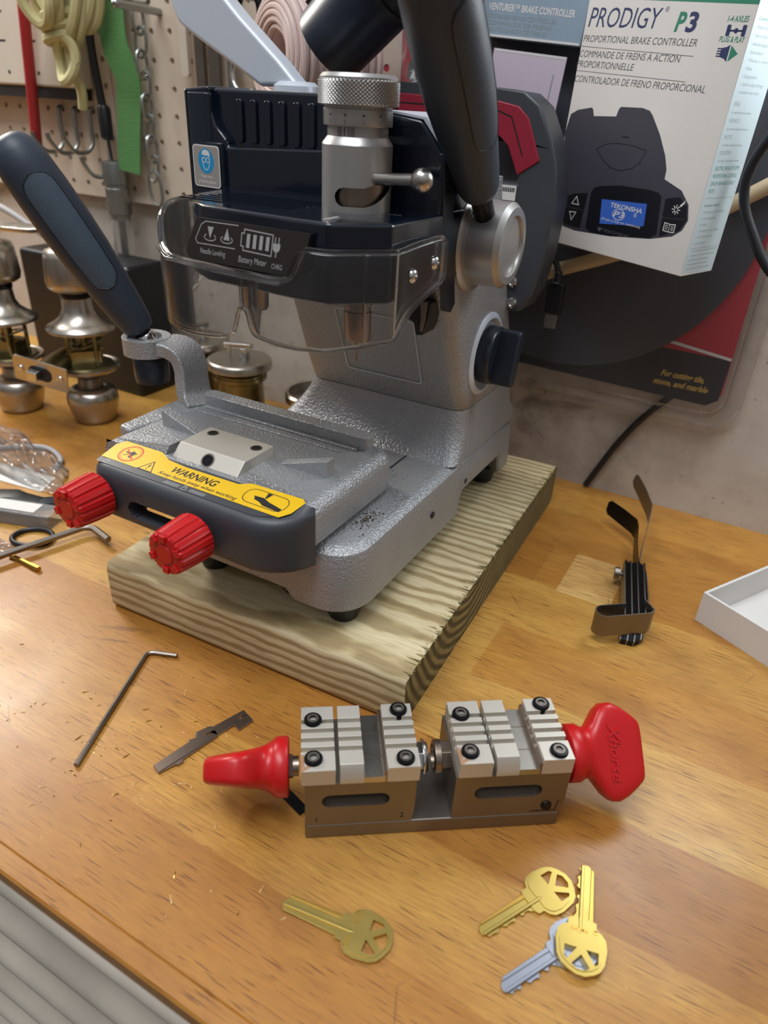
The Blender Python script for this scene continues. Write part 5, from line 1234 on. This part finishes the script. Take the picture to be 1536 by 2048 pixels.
# ---------------------------------------------------------------- blister pack with saw disc on the wall
t = thing('disc_blister_pack', 'large clear blister pack holding a dark cutting disc on a red and black card', 'blister pack', (-19, 65.2, 10))
mb = MB().flat(rrect(-18.6, 16.65, 1.6, 42, .8, 4), (0, -.5, 0), UX, UZ, 0, 0)
mb.flat([(-18.6, 5.9), (-18.6, 2.5), (-17.8, 1.9), (15.6, 1.05), (16.5, 1.7), (16.6, 5.25)], (0, -.5, 0), UX, UZ, .03, 1)
mb.line([(-18.6, 6.0), (0, 6.0), (11.8, 5.92), (16.6, 5.3)], .25, (0, -.5, 0), UX, UZ, .05, 2)
for s_, x, z, w_ in (('For cutting tile,', 11.4, 2.95, 3.6), ('stone, and marble', 10.9, 2.15, 4.6)):
    mb.text(s_, .72, V((x, -.5, z)), UX, UZ, .05, 3, width=w_, shear=.3, bold=.025)
mb.flat([(-18.2, 30), (16.2, 30), (16.2, 41.5), (-18.2, 41.5)], (0, -.5, 0), UX, UZ, .03, 0)
build('printed_card', mb, ['card_red', 'card_blk', 'wink', 'goldink'], t, smooth=False)
mb = MB().lathe([(1.2, 0), (14.55, .02), (14.6, .1), (14.6, .32), (14.2, .38), (5, .5), (4.4, .9), (1.2, 1.0)], (1.9, -.75, 16.9), (0, -1, 0), 96); build('cutting_disc', mb, 'disc', t, ang=25)
# clear tray: stepped loft of rounded rectangles
def rr(x0, x1, z0, z1, r, y): return [V((x, y, z)) for x, z in rrect(x0, x1, z0, z1, r, 6)]
rings = [rr(-19.5, 18.4, -.9, 44, 2.2, 0), rr(-19.5, 18.4, -.9, 44, 2.2, -.08), rr(-18.9, 17.4, .3, 43, 1.6, -.25), rr(-18.7, 17.15, .6, 42.8, 1.5, -1.3), rr(-18.4, 16.8, .95, 42.5, 1.3, -1.75), rr(-18.0, 16.5, 1.25, 42.2, 1.2, -1.8)]
mb = MB().loft(rings, False, True); build('clear_shell', mb, 'clearthin', t, ang=60)
for q in (((-17.3, 16.9), 1.05, -1.35), ):
    mb = MB().tube([V((x, -1.5, z)) for x, z in rrect(-18.65, 17.1, .65, 42.8, 1.5, 6)], .13, 8, closed=True); build('shell_ridge', mb, 'clear_edge', t)
mb = MB().tube([V((x, -.1, z)) for x, z in rrect(-19.4, 18.3, -.8, 43.9, 2.1, 6)], .1, 8, closed=True); build('shell_ridge', mb, 'clear_edge', t)

# second box behind, white card
t = thing('carton_box', 'pale blue-grey carton with white lettering behind the tall white box', 'box', (-26.6, 61.6, 37.4), 0); t.rotation_euler = (0, radians(4.5), 0)
mb = MB().box(0, .0, 0, 8.2, 2.2, 9); build('carton', mb, mat('blue_grey_card', '#8fa3b4', .5), t, bevel=.05)
mb = MB().text('VENTURER\u2122 BRAKE CONTROLLER', .62, (.45, -.01, 1.72), UX, UZ, .0, 0, width=6.9, bold=.03)
for k in range(3): mb.text(('TIME-BASED BRAKE CONTROLLER', 'COMMANDE DE FREINS', 'CONTROLADOR DE FRENO')[k], .4, (.45, -.01, 1.2-k*.42), UX, UZ, 0, 1, width=5.6-k*.3)
mb.line([(.0, .1), (8.1, .12)], .16, (0, -.01, 0), UX, UZ, .0, 0)
build('carton_print', mb, ['wink', 'faintink'], t, smooth=False)
t = thing('paper_card', 'pale lilac folded card leaning behind the carry handle', 'card', (-25.5, 61.2, 31.2)); t.rotation_euler = (0, radians(5), 0)
mb = MB().box(0, 0, 0, 5.9, .12, 5.4); build('card_sheet', mb, 'pinkcard', t)
mb = MB().line([(.1, 5.3), (5.85, 5.3)], .14, (0, -.01, 0), UX, UZ, 0, 0); mb.line([(5.1, 1), (5.15, 4.2)], .1, (0, -.01, 0), UX, UZ, 0, 1); build('card_print', mb, ['wink', 'faintink'], t)

# ---------------------------------------------------------------- tall white product box
t = thing('product_box', 'tall white product box printed with a dark brake controller, hanging right of the machine', 'box', (0, 0, 0))
setm(t, Matrix.Rotation(radians(-21.7), 3, 'Z') @ Matrix.Rotation(radians(.3), 3, 'X') @ Matrix.Rotation(radians(2.7), 3, 'Y'), (-18.35, 59.75, 23.52))
BW, BD, BH = 12.45, 4.1, 19.5
mb = MB().box(0.1, 0, 0, BW, BD, BH); build('carton', mb, 'white', t, bevel=.06)
Fb = ((0, -.002, 0), UX, UZ); mb = MB()
def ft(s, x, z, size, w_, mi, sh=.18, bold=0., off=.004): mb.text(s, size, (x, 0, z), UX, UZ, off, mi, width=w_, shear=sh, bold=bold)
ft('PRODIGY', .40, 14.30, 1.62, 5.75, 0); ft('\u00ae', 6.3, 15.2, .4, .28, 0); ft('P', 7.25, 14.2, 1.42, .72, 1, .2, .035); ft('3', 8.02, 14.2, 1.42, .78, 0, .1, .035)
ft('PROPORTIONAL BRAKE CONTROLLER', .22, 13.42, .58, 8.9, 2); ft('COMMANDE DE FREINS \u00c0 ACTION', .14, 12.52, .58, 8.1, 2); ft('PROPORTIONNELLE', .04, 11.9, .58, 4.85, 2); ft('CONTROLADOR DE FRENO PROPORCIONAL', .12, 10.98, .6, 10.4, 2)
for a_, b__ in (((.15, 13.15), (9.1, 12.9)), ((.08, 11.68), (9.0, 11.5))): mb.line([a_, b__], .035, (0, 0, 0), UX, UZ, .004, 2)
ft('1-4 AXLES', 10.75, 14.75, .42, 1.35, 1, .15, .02); ft('PLUG & PLAY', 10.55, 13.72, .42, 1.65, 1, .15, .02)
for x in (10.85, 11.85): mb.flat(rrect(x, x+.26, 14.02, 14.6, .06, 2), (0, 0, 0), UX, UZ, .004, 0)
mb.line([(11.0, 14.3), (11.95, 14.3)], .1, (0, 0, 0), UX, UZ, .004, 0); mb.flat(circ(.14, 12, 11.48, 14.3), (0, 0, 0), UX, UZ, .004, 0)
mb.flat([(10.85, 12.95), (11.2, 12.85), (11.38, 12.7), (11.38, 13.6), (11.2, 13.48), (10.85, 13.4)], (0, 0, 0), UX, UZ, .004, 0)
for k in range(4): mb.line([(10.6, 12.98+k*.13), (10.9, 12.98+k*.13)], .07, (0, 0, 0), UX, UZ, .004, 0)
mb.flat([(11.46, 12.72), (12.0, 13.14), (11.46, 13.56)], (0, 0, 0), UX, UZ, .004, 1)
mb.flat([(.1, 15.95), (12.45, 15.6), (12.45, 16.9), (.1, 17.1)], (0, 0, 0), UX, UZ, .004, 1)
dev = [(.11, 7.69), (.34, 8.93), (.9, 9.25), (2.08, 9.5), (2.25, 9.4), (2.42, 8.99), (4.31, 9.13), (4.42, 9.6), (4.55, 9.74), (6.3, 9.82), (6.9, 9.7), (7.2, 9.45), (8.12, 8.37), (8.9, 7.2), (9.26, 6.4), (9.3, 5.8), (10.78, 5.31), (11.56, 4.54), (11.84, 3.6), (11.6, 2.9), (11.0, 2.4), (9.33, 1.9), (6.02, 1.42), (2.8, 1.2), (1.6, 1.3), (1.0, 1.75), (.75, 2.7), (.93, 3.64), (1.2, 4.6), (.48, 5.52)]
mb.flat(dev, (0, 0, 0), UX, UZ, .004, 3)
mb.line([(3.24, 6.95), (4.0, 7.35), (4.8, 7.5), (6.2, 7.5), (7.39, 7.31), (7.1, 6.6), (6.6, 6.1), (5.64, 5.81), (4.8, 5.9), (4.1, 6.25), (3.24, 6.95)], .05, (0, 0, 0), UX, UZ, .006, 4)
mb.line([(5.2, 7.95), (5.75, 7.97)], .08, (0, 0, 0), UX, UZ, .006, 4)
mb.flat([(3.55, 4.06), (3.75, 4.4), (4.3, 4.62), (5.92, 4.9), (8.4, 4.98), (9.1, 4.92), (9.42, 4.7), (9.78, 2.3), (9.3, 1.95), (6.0, 1.45), (4.2, 1.35), (3.7, 1.6)], (0, 0, 0), UX, UZ, .006, 4)
mb.flat([(1.15, 3.3), (2.0, 3.75), (3.3, 4.0), (3.2, 1.45), (1.8, 1.45), (1.2, 2.0)], (0, 0, 0), UX, UZ, .006, 4); mb.flat([(9.75, 4.65), (10.8, 4.9), (11.5, 4.4), (11.72, 3.6), (11.4, 2.85), (10.0, 2.2)], (0, 0, 0), UX, UZ, .006, 4)
mb.line([(1.3, 2.75), (3.2, 2.75)], .04, (0, 0, 0), UX, UZ, .008, 3); mb.line([(9.8, 3.45), (11.6, 3.6)], .04, (0, 0, 0), UX, UZ, .008, 3)
mb.line([(2.0, 3.05), (2.65, 3.05), (2.35, 3.6)], .06, (0, 0, 0), UX, UZ, .008, 5, True); mb.line([(1.95, 2.45), (2.55, 2.5), (2.25, 1.9)], .06, (0, 0, 0), UX, UZ, .008, 5, True)
cx, cz = 10.75, 4.1
for k in range(8): a = k*pi/4; mb.line([(cx+.1*cos(a), cz+.1*sin(a)), (cx+.32*cos(a), cz+.32*sin(a))], .06, (0, 0, 0), UX, UZ, .008, 5)
mb.flat([(cx+.2, cz+.3), (cx+.55, cz+.7), (cx+.5, cz+.45), (cx+.3, cz+.2)], (0, 0, 0), UX, UZ, .008, 5)
for sx in (-1, 1):
    mb.line([(10.6, 2.62), (10.6+sx*.42, 2.66), (10.6+sx*.42, 3.16), (10.6, 3.12)], .06, (0, 0, 0), UX, UZ, .008, 5, True)
    for k in range(3): mb.line([(10.6+sx*.12, 2.78+k*.11), (10.6+sx*.32, 2.79+k*.11)], .045, (0, 0, 0), UX, UZ, .008, 5)
mb.flat([(4.63, 3.78), (8.44, 4.08), (8.62, 2.62), (4.89, 2.11)], (0, 0, 0), UX, UZ, .008, 6)
ft('TEKONSHA', 5.5, 3.4, .42, 2.7, 5, .1, .02, .010); ft('P3', 5.9, 2.82, .55, .95, 5, .2, .02, .010); ft('\u00ae', 7.6, 3.05, .4, .25, 5, 0, 0, .010); ft('(Press a key to continue)', 4.95, 2.42, .26, 3.4, 5, .05, 0, .010)
mb.line(circ(.52, 20, 6.35, 3.0, ry=.36), .05, (0, 0, 0), UX, UZ, .010, 5, True)
ft('TEKONSHA', 5.3, 1.62, .3, 2.3, 7, .15, 0, .010); mb.flat([(4.75, 1.85), (5.25, 1.85), (5.0, 1.55)], (0, 0, 0), UX, UZ, .010, 7)
build('front_print', mb, ['navyink', 'greenink', 'textink', 'picgrey', 'picdark', 'wink', 'screen', 'textink'], t, smooth=False)
# side print: rows of small type and bullet lines
mb = MB(); Us, Ws = V((0, 1, 0)), UZ; As = V((BW+.002, 0, 0)); rnd = random.Random(2)
mb.flat([(.0, .15), (BD, .05), (BD, BH), (.0, BH)], As, Us, Ws, .001, 2)
z = 14.9
def row(s, w_, z, mi=0, size=.27): mb.text(s, size, As+Us*.45+Ws*z, Us, Ws, .004, mi, width=w_)
rows_ = [('Contents', 1.2, 1)]+[('\u2022 '+x, w_, 0) for x, w_ in (('Installs with plug and play', 3.1), ('Easy to read screen', 2.4), ('Selectable language', 2.0), ('Boost feature', 1.7), ('Works in reverse', 2.9), ('Brakes', .9), ('Diagnostics', 1.8), ('Self-adjusting', 2.9), ('Limited warranty', 2.7))]
for s_, w_, mi in rows_: row(s_, w_, z, mi); z -= .42
z -= .25
for a_, w_ in (('DETAILS', .9), ('FRENOS', 1.6), ('NOTE', 1.2), ('DESCRIPTION', 1.7)):
    row(a_, w_*.8, z, 0, .34); z -= .42; row('for trailers with electric brakes', 2.2+.3*w_, z, 3, .2); z -= .5
for a_, w_ in (('ELECTRIC BRAKE SYSTEMS', 3.1), ('PROPORTIONAL CONTROL', 3.1), ('DRUM BRAKES ONLY', 3.1), ('NOTE', .7)): row(a_, w_, z, 1, .34); z -= .46
mb.line([(.3, z+.15), (3.9, z+.1)], .03, As, Us, Ws, .004, 0); z -= .4
row('Contents include', 1.9, z, 1); z -= .42
for s_, w_ in (('\u2022 brake controller', 2.9), ('\u2022 user guide', 1.9), ('\u2022 bracket', 1.0), ('\u2022 screws and clips', 2.8), ('\u2022 connector', 2.2), ('\u2022 pocket', 1.6)): row(s_, w_, z); z -= .4
z -= .1; mb.line([(.3, z+.25), (3.9, z+.2)], .03, As, Us, Ws, .004, 0)
while z > .4: row('warning read all instructions', rnd.uniform(2.6, 3.2), z, 0, .2); z -= .3
build('side_print', mb, ['faintink', 'greenink', mat('pale_blue_card', '#b3c2c7', .5), 'faintink'], t, smooth=False)

# ---------------------------------------------------------------- cords on the right
mb = MB().tube(smooth_path([(-24, 62.4, 17.8), (-18.6, 62.4, 20.4), (-10.6, 62.8, 23.8), (-3.3, 62.9, 28.6), (3.5, 62.6, 33.2), (9, 62, 36)], 8), .58, 14)
tag(build('cream_cord', mb, 'cream', off=(-10, 62.6, 24)), 'thick cream cord running up behind the white product box', 'cord')
mb = MB().tube(smooth_path([(-1.6, 57.5, 36), (-3.4, 57.5, 32.5), (-4.4, 57.6, 30), (-4.3, 57.6, 28), (-3.2, 57.4, 26), (-1.2, 57, 23.6), (3, 56.5, 21)], 8), .33, 12)
tag(build('black_cable', mb, 'black', off=(-3, 57.5, 29)), 'black cable bowing past the right side of the white product box', 'cable')
t = thing('usb_cable', 'black cable with a metal plug hanging behind the lever hub', 'cable', (-16.8, 60, 20.6))
mb = MB().tube(smooth_path([(-2.6, .4, 9), (-2.2, .2, 5.5), (-1.2, 0, 2.6), (-.2, 0, .9), (0, 0, -.3)], 8), .25, 10); build('cable_lead', mb, 'black', t)
mb = MB().lathe([(.3, .6), (.42, -.3), (.62, -.4)], (0, 0, 0), (0.03, 0, 1), 16); mb.box(-.72, -.35, -2.9, .72, .35, -.4); build('plug_body', mb, 'black', t, bevel=.12)
mb = MB().box(-.5, -.2, -4.1, .5, .2, -2.9); build('plug_shell', mb, 'galv', t, bevel=.04)
mb = MB().tube(smooth_path([(-4.5, 65.3, 13.0), (-6.2, 65.35, 11.2), (-8.2, 65.35, 8.6), (-9.9, 65.4, 5.6), (-11.1, 65.4, 2.8), (-12.1, 65.4, .32)], 8), .3, 12)
tag(build('power_cord', mb, 'black', off=(-9, 65.2, 5)), 'black power cord running from the blister pack down to the bench', 'cord')

# ---------------------------------------------------------------- crumbs on the bench
rnd = random.Random(21); mb = MB()
for k in range(170):
    if k < 90: x, y = rnd.gauss(-27, 4.5), rnd.gauss(17.5, 3.2)
    elif k < 130: x, y = rnd.gauss(-2, 4), rnd.gauss(25, 4)
    else: x, y = rnd.uniform(-40, 2), rnd.uniform(11.5, 26)
    if y < 11.3 or (-37 < x < -12 and y > 25.5): continue
    if -17 < x < 1.5 and 16 < y < 33: continue
    a, l, w_ = rnd.uniform(0, 6.28), rnd.uniform(.05, .22), rnd.uniform(.015, .035)
    d = V((cos(a), sin(a), 0))*l; n_ = V((-sin(a), cos(a), 0))*w_; c_ = V((x, y, .004))
    mb.add([c_-d-n_, c_+d-n_, c_+d+n_, c_-d+n_, c_+V((0, 0, .05)), c_+d*.6+V((0, 0, .06))], [(0, 1, 5, 4), (1, 2, 5), (2, 3, 4, 5), (3, 0, 4)], 0 if k % 4 else 1)
tag(build('shavings', mb, [mat('pale_shaving', '#e0bf8a', .6), 'brass'], off=(-20, 20, 0), smooth=False), 'fine pale shavings scattered over the front of the bench', 'shavings', kind='stuff')
